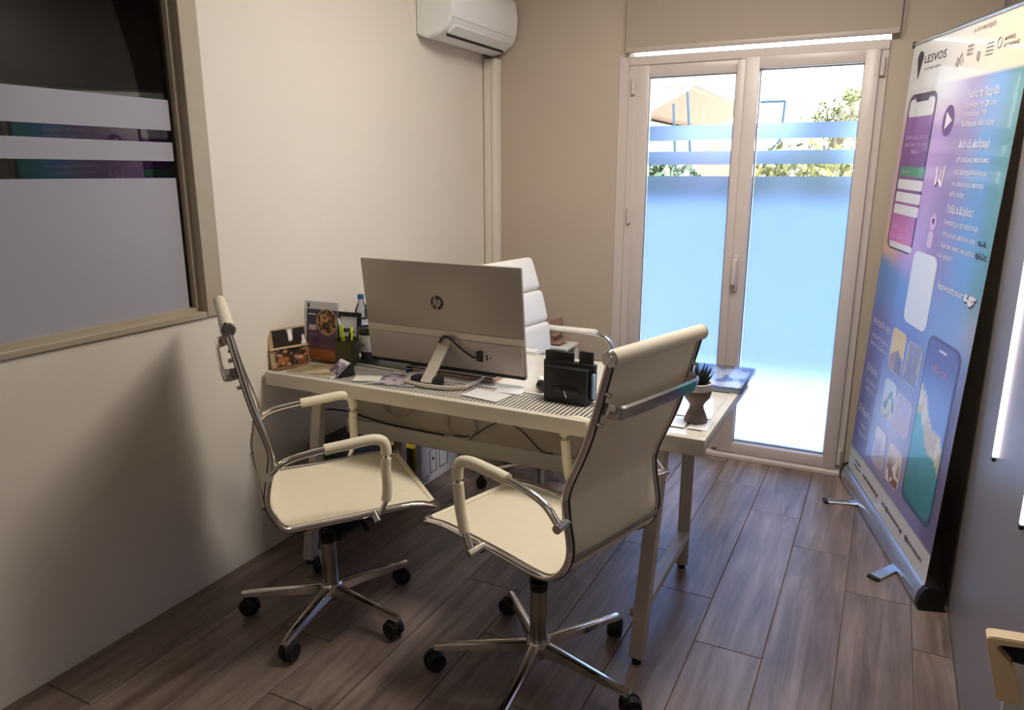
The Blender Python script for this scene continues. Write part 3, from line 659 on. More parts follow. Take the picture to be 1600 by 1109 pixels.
# brown photo holder by the wall
ph = thing('leaflet_holder', 'brown framed two-tier leaflet holder with food pictures against the left wall', 'leaflet holder', (-2.158, 2.25, TZ), math.radians(70))
def foodfn(s):
    def f(u, v):
        a = vn(u*6, v*5, s); b = vn(u*14, v*11, s+3)
        c = mixc(lin((44, 22, 12)), lin((176, 108, 62)), ss(.35, .75, a*.7+b*.3))
        return mixc(c, lin((232, 206, 170)), ss(.72, .85, b)*.7)
    return f
Mh = Matrix.Rotation(math.radians(-10), 4, 'X')
link('frame', box(BM(), (-.085, 0, 0), (.085, .008, .165), .002, 1, Mh), mat('tan_wood', (176, 150, 112), .5, var=.15, scale=20), ph)
colour_slab('picture', M['print'], lambda u, v: Mh @ Vector((-.065+.145*u, -.0015, .088+.07*v)), Mh.to_3x3() @ Vector((0, .002, 0)), 24, 12, lambda u, v: mixc(lin((30, 14, 12)), lin((250, 245, 240)), ss(.72, .76, vn(u*5+.3, v*2, 8)) if u > .45 else 0), ph)
colour_slab('picture', M['print'], lambda u, v: Mh @ Vector((-.065+.145*u, -.0015, .008+.072*v)), Mh.to_3x3() @ Vector((0, .002, 0)), 24, 12, foodfn(2), ph)
link('shelf_edge', box(BM(), (-.085, -.012, .079), (.085, .0, .085), .001, 1, Mh), mat('tan_wood_edge', (206, 180, 140), .5), ph)
link('base', box(BM(), (-.085, -.03, 0), (.085, .03, .006), .001, 1), M['brown_card'], ph)
# standing flyer
fy = thing('standing_flyer', 'purple printed flyer with a round food photo in a clear stand on the desk', 'flyer', (-2.119, 2.382, TZ), math.radians(2))
def flyer(u, v):
    if v > .86: c = lin((206, 204, 206))
    elif v > .18: c = mixc(lin((96, 66, 92)), lin((44, 40, 58)), ss(.3, .8, v))
    else: c = mixc(lin((168, 92, 34)), lin((196, 122, 60)), vn(u*9, v*20, 1))
    if .12 < v < .30 and v > .18: c = mixc(c, lin((120, 78, 96)), .6)
    du, dv = (u-.68)*.175, (v-.66)*.25; r_ = math.hypot(du, dv)
    if r_ < .052: c = mixc(lin((60, 34, 22)), lin((190, 138, 78)), ss(.3, .75, vn(u*16, v*22, 5)))
    elif r_ < .056: c = lin((196, 168, 130))
    if u < .05 or v > .985: c = lin((226, 226, 228))
    if abs(u-.1) < .035 and .88 < v < .97: c = lin((40, 34, 44))
    if .1 < u < .34 and .76 < v < .79: c = lin((220, 214, 220))
    if .12 < u < .36 and .50 < v < .60: c = lin((196, 184, 180))
    if .14 < u < .36 and .42 < v < .44: c = lin((170, 150, 170))
    return c
Mf = Matrix.Rotation(math.radians(-7), 4, 'X')
colour_slab('flyer_print', M['print'], lambda u, v: Mf @ Vector((-.085+.17*u, 0, .004+.25*v)), Mf.to_3x3() @ Vector((0, .0015, 0)), 68, 100, flyer, fy)
link('acrylic_stand', box(BM(), (-.088, .003, .0), (.088, .006, .252), 0, 1, Mf), M['petplastic'], fy)
link('stand_foot', box(BM(), (-.088, -.03, 0), (.088, .05, .004), .001, 1), M['petplastic'], fy)

# flat papers
def flat_sheet(name, lab, cat, cx, cy, w_, h_, rot, fn, th=.0015, z=None, grp=None, nx=20, ny=20):
    t = thing(name, lab, cat, (cx, cy, TZ if z is None else z), math.radians(rot), grp)
    colour_slab('sheet', M['print'], lambda u, v: Vector((-w_/2+w_*u, -h_/2+h_*v, th)), (0, 0, -th), nx, ny, fn, t)
    return t
flat_sheet('leaflet_stack', 'cream and green leaflets lying flat at the left front corner of the desk', 'leaflets', -1.995, 2.24, .22, .16, 3, lambda u, v: mixc(mixc(lin((150, 126, 92)), lin((196, 180, 150)), ss(.3, .7, vn(u*5, v*4, 3))), lin((132, 132, 92)), ss(.5, .7, vn(u*4, v*6, 11))), .010)
flat_sheet('paper_sheet', 'plain off-white sheet in front of the standing flyer', 'paper', -1.985, 2.338, .11, .03, 0, lambda u, v: lin((212, 204, 190)), .002)
flat_sheet('card', 'small cream card lying between the phone holder and the printed leaflet', 'card', -1.755, 2.235, .105, .075, 24, lambda u, v: lin((226, 222, 206)), .003, DZT)
flat_sheet('printed_leaflet', 'grey and violet printed leaflet lying on the slotted strip left of the stand', 'leaflet', -1.635, 2.275, .19, .15, 10, lambda u, v: mixc(mixc(lin((150, 140, 148)), lin((196, 186, 186)), vn(u*4, v*4, 2)), lin((70, 60, 96)), ss(.62, .72, vn(u*7, v*7, 21))), .0015, DZT)
flat_sheet('business_leaflet', 'white leaflet under the violet leaflet beside the notebook', 'leaflet', -1.64, 2.41, .17, .12, -6, lambda u, v: mixc(lin((230, 222, 212)), lin((214, 150, 120)), ss(.7, .8, vn(u*8, v*3, 4))), .001)
flat_sheet('white_envelope', 'white envelope lying on the slotted strip right of the stand', 'envelope', -1.235, 2.25, .155, .10, -8, lambda u, v: lin((232, 228, 228)), .002, DZT)
flat_sheet('white_card', 'small white card lying behind the envelope', 'card', -1.185, 2.335, .105, .055, 4, lambda u, v: lin((238, 236, 238)), .002)
# wedge shaped business card holder
bh = thing('card_holder', 'dark card holder with a white-edged violet card on the front edge of the desk', 'card holder', (-1.895, 2.245, DZT), math.radians(-28))
bm = BM(); prism(bm, [(-.05, -.03, 0), (-.05, .04, 0), (-.05, .035, .045), (-.05, .02, .045)], (.1, 0, 0)); link('holder_base', bm, M['black'], bh)
colour_slab('card_print', M['print'], lambda u, v: Vector((-.045+.09*u, -.036+.058*v, .004+.048*v)), (0, .002, -.001), 20, 16, lambda u, v: lin((236, 234, 240)) if v > .85 else mixc(lin((84, 72, 96)), lin((190, 170, 190)), ss(.45, .7, vn(u*8, v*6, 6))), bh)

# black document / phone holder near the right chair
dh = thing('document_holder', 'black plastic desk organiser with two upright tabs beside the front chair', 'desk organiser', (-.945, 2.31, DZT), math.radians(-2))
link('body', box(BM(), (-.083, -.02, 0), (.080, .05, .125), .004, 2), M['black'], dh, 40)
bm = BM(); box(bm, (-.098, .02, .07), (.012, .035, .172), .005, 2); box(bm, (.032, .02, .07), (.085, .035, .182), .005, 2); box(bm, (-.10, .012, .01), (.095, .04, .14), .004, 2); link('back_plate', bm, M['black'], dh, 40)
bm = BM(); box(bm, (-.05, -.024, .018), (.055, -.019, .06), .003, 1); link('front_window', bm, M['blackgloss'], dh)
bm = BM(); bar(bm, (-.002, -.026, .045), (.008, -.026, .022), .002, .003, 0); link('white_clip', bm, M['white_plastic'], dh)
bm = BM(); box(bm, (.088, .0, .02), (.10, .012, .11), .003, 1); tag(link('phone', bm, mat('pale_blue_plastic', (150, 180, 226), .3), None, 40), 'pale blue phone leaning at the right side of the black organiser', 'phone').location = (-.945, 2.31, DZT)
sb = thing('stapler', 'small black and white stapler between the white card and the organiser', 'stapler', (-1.085, 2.42, TZ), math.radians(30))
bm = BM(); cyl(bm, (-.015, -.02, .024), (.0, -.045, .024), .019, 16); link('dark_nozzle', bm, M['black'], sb, 40)
bm = BM(); box(bm, (-.02, -.025, 0), (.025, .05, .042), .012, 3); link('body', bm, M['white_plastic'], sb, 40)

# plant on the right end of the desk, with its cards and the wrapped mat
for (x, y, lab, w_) in ((-.545, 2.262, 'white card under the plant pot, left of the pot foot', .07), (-.47, 2.262, 'white card under the plant pot, right of the pot foot', .06)):
    flat_sheet('place_card', lab, 'card', x, y, w_, .085, 0, lambda u, v: lin((240, 238, 240)), .002, DZT, 'white cards under the plant')
pt = thing('potted_succulent', 'dark spiky succulent in a taupe chalice-shaped pot on the desk end', 'plant', (-.492, 2.30, DZT+.001)); pt.scale = (.93, .93, .79)
bm = BM(); lathe(bm, [(0, 0), (.040, 0), (.041, .006), (.034, .030), (.025, .055), (.023, .070), (.030, .085), (.044, .105), (.048, .125), (.046, .150), (.042, .150), (.040, .140), (0, .140)]); link('pot', bm, M['brown_pot'], pt, 50)
bm = BM(); lathe(bm, [(.0478, .136), (.0488, .140), (.0475, .164), (.043, .166), (.042, .150)]); link('rim', bm, M['pot_white'], pt, 40)
bm = BM(); lathe(bm, [(0, .152), (.042, .150)]); link('soil', bm, M['black'], pt)
for k in range(16):
    an = k*2.399; tl = .025+.0023*k; L_ = .062 - .001*k
    bm = BM(); dirv = Vector((math.cos(an)*(1.1-.06*k), math.sin(an)*(1.1-.06*k), 1.1)).normalized()
    p0 = Vector((math.cos(an)*.010, math.sin(an)*.010, .150)); L_ = .05+.0016*k
    tube(bm, [p0, p0+dirv*L_*.4+Vector((0, 0, .004)), p0+dirv*L_*.8+Vector((0, 0, .010)), p0+dirv*L_*1.1+Vector((0, 0, .018))], [.007, .008, .0045, .0006], 7)
    link('leaf', bm, M['succulent'], pt, 50)
mt = thing('wrapped_folder', 'blue and white printed folder wrapped in clear film on the rear right desk corner', 'folder', (-.535, 2.83, TZ), math.radians(0))
colour_slab('folder_print', M['print'], lambda u, v: Vector((-.10+.215*u, -.155+.31*v, .018+.004*math.sin(u*9)*math.sin(v*7))), (0, 0, -.016), 40, 40, lambda u, v: mixc(lin((94, 130, 196)), lin((226, 234, 248)), ss(.42, .62, vn(u*7+v*3, v*6-u*2, 9))) if (.04 < u < .96 and .04 < v < .96) else lin((70, 84, 120)), mt)
link('wrap', box(BM(), (-.106, -.160, .0), (.121, .160, .026), .004, 2), M['film'], mt, 40)

# ================================================================== MESH BACK OFFICE CHAIRS
def office_chair(label, x, y, th, w, wa, prof, arm, bc, R, base_angles, lever_side):
    t = thing('office_chair', label, 'chair', (x, y, 0), th, 'cream ribbon office chairs in front of the desk')
    c_, s_ = math.cos(-th), math.sin(-th)
    bx, by = bc[0]-x, bc[1]-y; bx, by = bx*c_-by*s_, bx*s_+by*c_       # base centre in the chair's own frame
    pr_ = crv([(s, 0, z) for s, z in prof], 8)
    for sd in (1, -1):
        bm = BM(); tube(bm, [p + Vector((0, sd*w, 0)) for p in pr_], .0105, 12, True, 1.5)
        r_ = link('side_rail', bm, M['chrome'], t, 60)
        bm = BM(); nr = [(pr_[min(i+1, len(pr_)-1)]-pr_[max(i-1, 0)]).normalized() for i in range(len(pr_))]; tube(bm, [p + Vector((-d_.z, sd*w, d_.x))*1.0 - Vector((-d_.z, 0, d_.x))*.9925 for p, d_ in zip(pr_, nr)], .0052, 6); link('dark_groove', bm, M['black'], r_, 60)
    # sling (seat and backrest as one ribbon cut at the rear curve)
    def sling(name, seq, sgn=1):
        bm = BM(); N = 10; top = []; bot = []
        for i, p in enumerate(seq):
            d_ = (seq[min(i+1, len(seq)-1)] - seq[max(i-1, 0)]).normalized(); n_ = Vector((-d_.z, 0, d_.x))   # towards sitter or below
            if name == 'seat': n_ = Vector((0, 0, 1)) if abs(d_.x) > abs(d_.z) else Vector((1, 0, 0))
            rt, rb = [], []
            for k in range(N+1):
                v = -1 + 2*k/N; yy = v*(w-.003); sag = -.006*(1-v*v)
                q = p + n_*sag*(1 if name == 'seat' else -1)*1.0
                q = Vector((q.x, yy, q.z)); rt.append(bm.verts.new(q + n_*.004)); rb.append(bm.verts.new(q - n_*.004))
            top.append(rt); bot.append(rb)
        for i in range(len(seq)-1):
            for k in range(N):
                bm.faces.new((top[i][k], top[i+1][k], top[i+1][k+1], top[i][k+1])); bm.faces.new((bot[i][k], bot[i][k+1], bot[i+1][k+1], bot[i+1][k]))
            bm.faces.new((top[i][0], bot[i][0], bot[i+1][0], top[i+1][0])); bm.faces.new((top[i][N], top[i+1][N], bot[i+1][N], bot[i][N]))
        for rw in (0, -1): 
            for k in range(N): bm.faces.new((top[rw][k], top[rw][k+1], bot[rw][k+1], bot[rw][k]))
        bmesh.ops.recalc_face_normals(bm, faces=bm.faces[:]); return link(name, bm, M['leather'], t, 60)
    cut = 8*5
    sling('seat', pr_[:cut+1]); sling('backrest', pr_[cut:])
    top = pr_[-1]; fr_ = pr_[0]
    bm = BM(); cyl(bm, top + Vector((0, -w-.006, .004)), top + Vector((0, w+.006, .004)), .021, 18); link('head_roll', bm, M['leather'], t, 40)
    for sd in (1, -1):
        bm = BM(); cyl(bm, top + Vector((0, sd*(w+.006), .004)), top + Vector((0, sd*(w+.014), .004)), .0225, 18, .019)
        cyl(bm, top + Vector((0, sd*(w+.014), .004)), top + Vector((0, sd*(w+.016), .004)), .012, 12); link('roll_cap', bm, M['chrome'], t, 40)
        bm = BM(); cyl(bm, fr_ + Vector((0, sd*(w-.014), 0)), fr_ + Vector((0, sd*(w+.014), 0)), .0145, 14); link('front_cap', bm, M['chrome'], t, 40)
    bm = BM(); cyl(bm, fr_ + Vector((0, -w, 0)), fr_ + Vector((0, w, 0)), .010, 12); link('front_roll', bm, M['leather'], t, 40)
    # chrome grab handle behind the back, and its bolts
    i0 = 77; a = pr_[i0]; b = pr_[i0-3]; mid = (a+b)/2; dn = (b-a).normalized(); bk = Vector((dn.z, 0, -dn.x)); bk = bk if bk.x < 0 else -bk
    path = [(w-.008, .004), (w-.008, .026), (w-.020, .042), (w-.05, .048), (0, .050), (-w+.05, .048), (-w+.020, .042), (-w+.008, .026), (-w+.008, .004)]
    path = crv([(0, p[0], p[1]) for p in path], 5); bm = BM(); prev = None
    for p in path:
        base = mid + bk*p.z + Vector((0, p.y, 0)); hw = .022 - .006*(1-min(1, p.z/.06))
        ring = [bm.verts.new(base + dn*hw*ca + bk*.0065*sa) for ca, sa in ((1, 0), (.8, 1), (-.8, 1), (-1, 0), (-.8, -1), (.8, -1))]
        if prev:
            for k in range(6): bm.faces.new((prev[k], prev[(k+1) % 6], ring[(k+1) % 6], ring[k]))
        else: bm.faces.new(ring[::-1])
        prev = ring
    bm.faces.new(prev); bmesh.ops.recalc_face_normals(bm, faces=bm.faces[:]); hnd = link('back_handle', bm, M['chrome'], t, 50)
    for sd in (1, -1):
        for q in (a, b): bm = BM(); cyl(bm, q + Vector((0, sd*(w-.002), 0)) + bk*.010, q + Vector((0, sd*(w-.002), 0)) + bk*.024, .0065, 10); link('bolt', bm, M['chrome'], hnd, 40)
    # cross rods under the seat, lower back rod
    zs = {}
    for s in (.18, -.10):
        p = min(pr_[:40], key=lambda q: abs(q.x-s)); bm = BM(); cyl(bm, p + Vector((0, -w, -.012)), p + Vector((0, w, -.012)), .010, 12); link('cross_rod', bm, M['chrome_dk'], t, 40); zs[s] = p.z
    p = pr_[int(8*5.7)]; bm = BM(); cyl(bm, p + Vector((-.013, -w, 0)), p + Vector((-.013, w, 0)), .007, 8); link('cross_rod', bm, M['chrome_dk'], t, 40)
    # arms
    ar = crv([(s, 0, z) for s, z in arm], 8); n = len(ar)
    for sd in (1, -1):
        off = Vector((0, sd*wa, 0)); A = [q + off for q in ar]
        root = pr_[min(range(len(pr_)), key=lambda i: (pr_[i]-ar[0]).length)] + Vector((0, sd*w, 0)); fe = pr_[min(range(40), key=lambda i: (pr_[i]-ar[-1]).length)] + Vector((0, sd*w, 0))
        bm = BM(); tube(bm, [root, (root+A[0])/2 + Vector((.0, sd*.006, 0))] + A + [fe], .0105, 10); am = link('arm_frame', bm, M['chrome'], t, 60)
        a0, a1 = int(n*.27), int(n*.575); bm = BM(); tube(bm, A[a0:a1+1], .0175, 12); link('arm_pad', bm, M['leather'], am, 60)
        a0, a1 = int(n*.60), int(n*.84); bm = BM(); tube(bm, A[a0:a1+1], .0165, 12); link('arm_sleeve', bm, M['leather'], am, 60)
        for q, e in ((A[0], root), (A[-1], fe)):
            bm = BM(); cyl(bm, e + Vector((0, sd*.002, 0)), q + Vector((0, sd*.016, 0)), .0125, 12); link('arm_joint', bm, M['chrome'], am, 40)
    # mechanism, column, star base
    zm = min(zs.values()) - .034
    bm = BM(); box(bm, (bx-.10, by-.055, zm-.055), (bx+.13, by+.055, zm), .012, 2); box(bm, (bx-.13, by-w*.75, zm-.012), (bx-.09, by+w*.75, zm+.008), .004, 1); box(bm, (bx+.10, by-w*.75, zm-.012), (bx+.14, by+w*.75, zm+.008), .004, 1)
    mech = link('tilt_mechanism', bm, M['black'], t, 40)
    bm = BM(); L_ = lever_side; tube(bm, [(bx+.08, by+L_*.04, zm-.02), (bx+.09, by+L_*.15, zm-.022)], .005, 8); tube(bm, [(bx+.09, by+L_*.15, zm-.022), (bx+.095, by+L_*.22, zm-.026)], .0095, 10); link('lever', bm, M['black'], mech, 40)
    bm = BM(); cyl(bm, (bx, by, zm-.05), (bx, by, .10), .013, 16); cyl(bm, (bx, by, zm-.055), (bx, by, zm-.085), .024, 16); link('gas_piston', bm, M['blackgloss'], t, 40)
    bm = BM(); lathe(bm, [(0, .055), (.024, .055), (.027, .09), (.027, zm-.155), (.025, zm-.15), (0, zm-.15)], (bx, by, 0)); link('column', bm, M['chrome_dk'], t, 40)
    bm = BM(); lathe(bm, [(.026, zm-.155), (.0285, zm-.152), (.0285, zm-.125), (.02, zm-.12), (.0, zm-.12)], (bx, by, 0)); link('column_cap', bm, M['black'], t, 40)
    bm = BM(); lathe(bm, [(0, .070), (.036, .070), (.040, .080), (.040, .112), (.034, .120), (0, .120)], (bx, by, 0)); link('base_hub', bm, M['chrome'], t, 40)
    for a_ in base_angles:
        an = math.radians(a_) - th; u = Vector((math.cos(an), math.sin(an), 0)); n_ = Vector((-u.y, u.x, 0)); o_ = Vector((bx, by, 0))
        bm = BM(); secs = []
        for f_, wd, zt, zb in ((.03, .020, .114, .076), (.35*1, .017, .108, .080), (1, .0125, .090, .072)):
            dd = R*f_ if f_ > .1 else .03
            if f_ == .35: dd = R*.35
            q = o_ + u*dd; secs.append([bm.verts.new(q + n_*wd + Vector((0, 0, zb))), bm.verts.new(q + n_*wd*.85 + Vector((0, 0, zt-.004))), bm.verts.new(q + n_*wd*.45 + Vector((0, 0, zt))), bm.verts.new(q - n_*wd*.45 + Vector((0, 0, zt))), bm.verts.new(q - n_*wd*.85 + Vector((0, 0, zt-.004))), bm.verts.new(q - n_*wd + Vector((0, 0, zb)))])
        for s0, s1 in zip(secs, secs[1:]):
            for k in range(6): bm.faces.new((s0[k], s0[(k+1) % 6], s1[(k+1) % 6], s1[k]))
        bm.faces.new(secs[0][::-1]); bm.faces.new(secs[-1]); bmesh.ops.recalc_face_normals(bm, faces=bm.faces[:])
        lg = link('base_leg', bm, M['chrome'], t, 30)
        e = o_ + u*(R-.012)
        bm = BM(); cyl(bm, e + Vector((0, 0, .05)), e + Vector((0, 0, .080)), .009, 12); link('caster_stem', bm, M['chrome_dk'], lg, 40)
        ca = an + 1.9 + 1.3*math.sin(a_*.7); cu = Vector((math.cos(ca), math.sin(ca), 0)); cn = Vector((-cu.y, cu.x, 0)); wc = e + cu*.014 + Vector((0, 0, .034))
        for sd in (1, -1):
            bm = BM(); cyl(bm, wc + cn*sd*.005, wc + cn*sd*.024, .034, 22, .029); cyl(bm, wc + cn*sd*.024, wc + cn*sd*.0255, .014, 12); link('caster_wheel', bm, M['rubber'], lg, 40)
        bm = BM(); cyl(bm, wc - cn*.005, wc + cn*.005, .029, 18); link('caster_fork', bm, M['black'], lg, 40)
    return t
PF = [(.328, .486), (.232, .497), (.0215, .491), (-.116, .481), (-.180, .489), (-.229, .531), (-.249, .595), (-.233, .697), (-.236, .763), (-.298, .913), (-.358, 1.125)]
AF = [(-.245, .672), (-.170, .728), (.006, .756), (.1276, .7455), (.133, .637), (.1145, .545), (.081, .482)]
office_chair('cream office chair nearest the camera, its back turned to the right and door', -.832, 1.903, math.radians(163.58), .205, .245, PF, AF, (-.853, 1.882), .332, (-12, 60, 132, 204, 276), -1)
PL_ = [(.290, .4606), (.2056, .4775), (.0069, .4698), (-.1256, .4675), (-.1936, .470), (-.2267, .5135), (-.2431, .5749), (-.2254, .6757), (-.2237, .739), (-.267, .8936), (-.3115, 1.112)]
ALf = [(-.236, .655), (-.170, .700), (-.0005, .7216), (.1174, .719), (.1256, .6175), (.1232, .5235), (.0896, .4502)]
office_chair('cream office chair by the left wall, turned with its seat towards the desk', -1.650, 1.887, math.radians(49.96), .253, .262, PL_, ALf, (-1.663, 1.852), .318, (-78, -6, 66, 138, 210), -1)

# ================================================================== EXECUTIVE CHAIR BEHIND THE DESK
ex = thing('executive_chair', 'white padded high-back office chair with chrome arms behind the desk', 'chair', (-1.48, 3.26, 0), math.radians(-8))
def pad(name, x0, z0, x1, z1, th_, w_, m_='leather_w'):
    a, b = Vector((x0, 0, z0)), Vector((x1, 0, z1)); d_ = b-a; q = d_.to_track_quat('Z', 'Y').to_matrix().to_4x4()
    ang = math.atan2(d_.x, d_.z); Mx_ = Matrix.Translation(a) @ Matrix.Rotation(ang, 4, 'Y')
    bm = box(BM(), (-th_, -w_/2, .002), (0, w_/2, d_.length-.002), .028, 4, Mx_); return link(name, bm, M[m_], ex, 50)
pad('headrest', -.135, .965, -.195, 1.135, .075, .45); pad('back_pad', -.09, .80, -.135, .965, .085, .47); pad('back_pad', -.075, .63, -.09, .80, .09, .48); pad('back_pad', -.08, .50, -.075, .63, .09, .48)
bm = box(BM(), (-.10, -.25, .43), (.26, .25, .51), .03, 4); link('seat', bm, M['leather_w'], ex, 50)
for sd in (1, -1):
    y_ = sd*.275
    bm = BM(); tube(bm, crv([(-.16, y_*.9, .62), (-.17, y_, .70), (-.14, y_, .735), (.0, y_, .745), (.17, y_, .745), (.235, y_, .72), (.258, y_, .66), (.262, y_, .56), (.255, y_, .47), (.20, y_*.9, .425), (.1, y_*.8, .42)]), .0125, 10); am = link('arm_frame', bm, M['chrome'], ex, 60)
    bm = BM(); tube(bm, [(-.12, y_, .749), (.16, y_, .757)], .016, 10, True, 1.3); link('arm_pad', bm, M['leather_w'], am, 60)
bm = BM(); box(bm, (-.1, -.1, .39), (.12, .1, .435), .01, 2); link('tilt_mechanism', bm, M['black'], ex, 40)
bm = BM(); cyl(bm, (0, 0, .10), (0, 0, .40), .026, 16); link('column', bm, M['chrome_dk'], ex, 40)
bm = BM(); cyl(bm, (0, 0, .07), (0, 0, .125), .04, 20); link('base_hub', bm, M['chrome'], ex, 40)
for k in range(5):
    an = math.radians(223 + 72*k + 8); u = Vector((math.cos(an), math.sin(an), 0))
    bm = BM(); bar(bm, u*.02 + Vector((0, 0, .10)), u*.33 + Vector((0, 0, .080)), .034, .022); lg = link('base_leg', bm, M['chrome'], ex, 30)
    n_ = Vector((-u.y, u.x, 0)); e = u*.31
    for sd in (1, -1): bm = BM(); cyl(bm, e + n_*sd*.005 + Vector((0, 0, .0275)), e + n_*sd*.021 + Vector((0, 0, .0275)), .0275, 18, .023); link('caster_wheel', bm, M['rubber'], lg, 40)
    bm = BM(); cyl(bm, e + Vector((0, 0, .04)), e + Vector((0, 0, .08)), .009, 10); link('caster_stem', bm, M['black'], lg, 40)

# stand with brown slatted object by the back wall
st = thing('side_stand', 'slim white stand against the back wall beyond the white chair', 'stand', (-1.70, 3.945, 0))
bm = BM(); box(bm, (-.12, -.09, .552), (.12, .09, .57), .004, 1); link('stand_top', bm, M['white_plastic'], st, 40)
for x_ in (-.105, .105):
    for y_ in (-.075, .075): bm = BM(); box(bm, (x_-.010, y_-.010, 0), (x_+.010, y_+.010, .552), .002, 1); link('leg', bm, M['white_plastic'], st)
lt = thing('letter_rack', 'brownish-pink slatted letter rack on the white stand', 'letter rack', (-1.715, 3.945, .57), math.radians(-12))
rk = mat('dusty_brown_plastic', (166, 132, 118), .5, var=.08)
for k in range(3): link('tray', prism(BM(), [(-.09, -.06, .01+.045*k), (.09-.025*k, -.06, .01+.045*k), (.09-.025*k, .05, .03+.045*k), (-.09, .05, .03+.045*k)], (0, 0, .006)), rk, lt)
for x_ in (-.085, .03): link('rack_side', box(BM(), (x_-.004, -.058, 0), (x_+.004, .055, .15), .001, 1), rk, lt)

# ================================================================== ROLL-UP BANNER
BLc, BRc, TLc, TRc = Vector((-.057, 3.96, .09)), Vector((.257, 2.847, .09)), Vector((.017, 3.93, 2.10)), Vector((.336-.006, 2.826, 2.06))
bn = thing('roll_up_banner', 'tall roll-up banner with purple, blue and teal travel app print by the grey wall', 'banner', (.1, 3.4, 0))
def PBn(u, v, off=0.0):
    p = (1-v)*((1-u)*BLc + u*BRc) + v*((1-u)*TLc + u*TRc); n_ = (BRc-BLc).cross(TLc-BLc).normalized(); n_ = n_ if n_.x < 0 else -n_
    return p + n_*off - Vector((.1, 3.4, 0))
NB = (BRc-BLc).cross(TLc-BLc).normalized(); NB = NB if NB.x < 0 else -NB
def ban(u, v):
    # header
    hb = .905 - .0*u
    base_l = lin((150, 92, 178)); pur = lin((126, 78, 156)); teal = lin((30, 140, 150)); blue = lin((58, 150, 214)); lil = lin((206, 168, 226))
    if v > .062:
        # upper field : lilac left, grey-purple middle, blue then teal right
        c = mixc(lin((222, 176, 190)), lin((196, 150, 224)), ss(.0, .25, u))
        c = mixc(c, lin((140, 104, 170)), ss(.38, .60, u)); c = mixc(c, lin((60, 140, 208)), ss(.66-.1*ss(.9, .6, v), .84, u)); c = mixc(c, lin((26, 132, 138)), ss(.84, .97, u))
        # white haze under the header at the left
        c = mixc(c, lin((236, 232, 236)), ss(.80, .90, v)*ss(.70, .35, u))
        # sunset peach then sea at the left middle
        c = mixc(c, lin((232, 186, 160)), ss(.66, .60, v)*ss(.30, .10, u)*ss(.50, .55, v))
        sea = mixc(lin((40, 136, 216)), lin((84, 96, 190)), ss(.50, .38, v)); sea = mixc(sea, lin((110, 150, 212)), ss(.5, .75, u))
        sea = mixc(sea, lin((176, 170, 178)), ss(.82, 1.0, u)*ss(.40, .50, v))
        wv = .545 - .05*u
        c = mixc(c, sea, ss(wv+.01+.06*u, wv-.02-.05*u, v))
        low = mixc(lin((66, 86, 176)), lin((112, 104, 170)), ss(.1, .6, u)); low = mixc(low, lin((84, 52, 124)), ss(.80, .98, u))
        c = mixc(c, low, ss(.40, .22, v)); c = mixc(c, lin((70, 44, 112)), ss(.86, 1.0, u)*ss(.50, .30, v))
        # soft glow around the lower cards
        g = math.exp(-(((u-.46)/.22)**2 + ((v-.17)/.10)**2)); c = mixc(c, lin((232, 214, 206)), g*.55)
        c = mixc(c, lin((236, 226, 206)), ss(hb-.004, hb+.002, v))
        c = mixc(c, lin((206, 200, 216)), .16)  # window glare mixed into the print colours as an even pale veil
        if v > hb: c = mixc(lin((238, 238, 240)), lin((234, 214, 188)), ss(.3, 1.0, u))
    else:
        c = mixc(lin((190, 214, 214)), lin((226, 222, 216)), ss(.0, .3, u))
    return c
colour_slab('banner_print', M['banner'], lambda u, v: PBn(u, v), -NB*.0008, 90, 160, ban, bn)
bk = colour_slab('black_backing', M['blackmatt'], lambda u, v: PBn(u, v, -.0012), -NB*.0015, 2, 2, lambda u, v: (0, 0, 0), bn)
LAY = [.0006]
def rr_card(name, u0, v0, u1, v1, fn, rad=.03, nx=12, ny=16, off=None, parent=bn, border=None):
    """rounded printed field on the banner between (u0,v0) and (u1,v1)"""
    Wm, Hm = (u1-u0)*1.156, (v1-v0)*2.0; off = off or .0006
    me = bpy.data.meshes.new(name); bm = BM(); pts = rrect(Wm, Hm, min(rad, Wm*.45, Hm*.45), 5)
    cl_ = bm.loops.layers.float_color.new('Col') if False else None
    # grid clipped to the rounded outline: build rows with horizontal extents
    rows = []; rad_ = min(rad, Wm*.45, Hm*.45); vs_ = sorted(set([0, 1] + [i/ny for i in range(1, ny)] + [k/4*rad_/Hm for k in range(4)] + [1-k/4*rad_/Hm for k in range(4)]))
    V = []; F = []; C = []
    for v in vs_:
        yy = v*Hm; ins = 0
        if yy < rad_: ins = rad_ - math.sqrt(max(0, rad_**2 - (rad_-yy)**2))
        elif yy > Hm-rad_: ins = rad_ - math.sqrt(max(0, rad_**2 - (yy-Hm+rad_)**2))
        for i in range(nx+1):
            u = (ins + (Wm-2*ins)*i/nx)/Wm; V.append(tuple(PBn(u0+(u1-u0)*u, v0+(v1-v0)*v, off))); C.append(tuple(fn(u, v)) + (1,))
    for j in range(len(vs_)-1):
        for i in range(nx): a = j*(nx+1)+i; F.append((a, a+nx+1, a+nx+2, a+1))
    bm.free(); me.from_pydata(V, [], F); ca = me.color_attributes.new('Col', 'FLOAT_COLOR', 'POINT')
    for i, c in enumerate(C): ca.data[i].color = c
    me.materials.append(M['banner']); o = bpy.data.objects.new(name, me); COL.objects.link(o); o.parent = parent; return o
def btext(lines, m_, parent=bn, off=.0016, bold=.01, name='lettering'):
    for (s, u0, u1, v0, h_) in lines: o = link(name, text_on(BM(), s, lambda u, v: PBn(u, v, off), u0, u1, v0, h_, bold), M[m_], parent)
    return o
def wcol(c): return lambda u, v: lin(c)
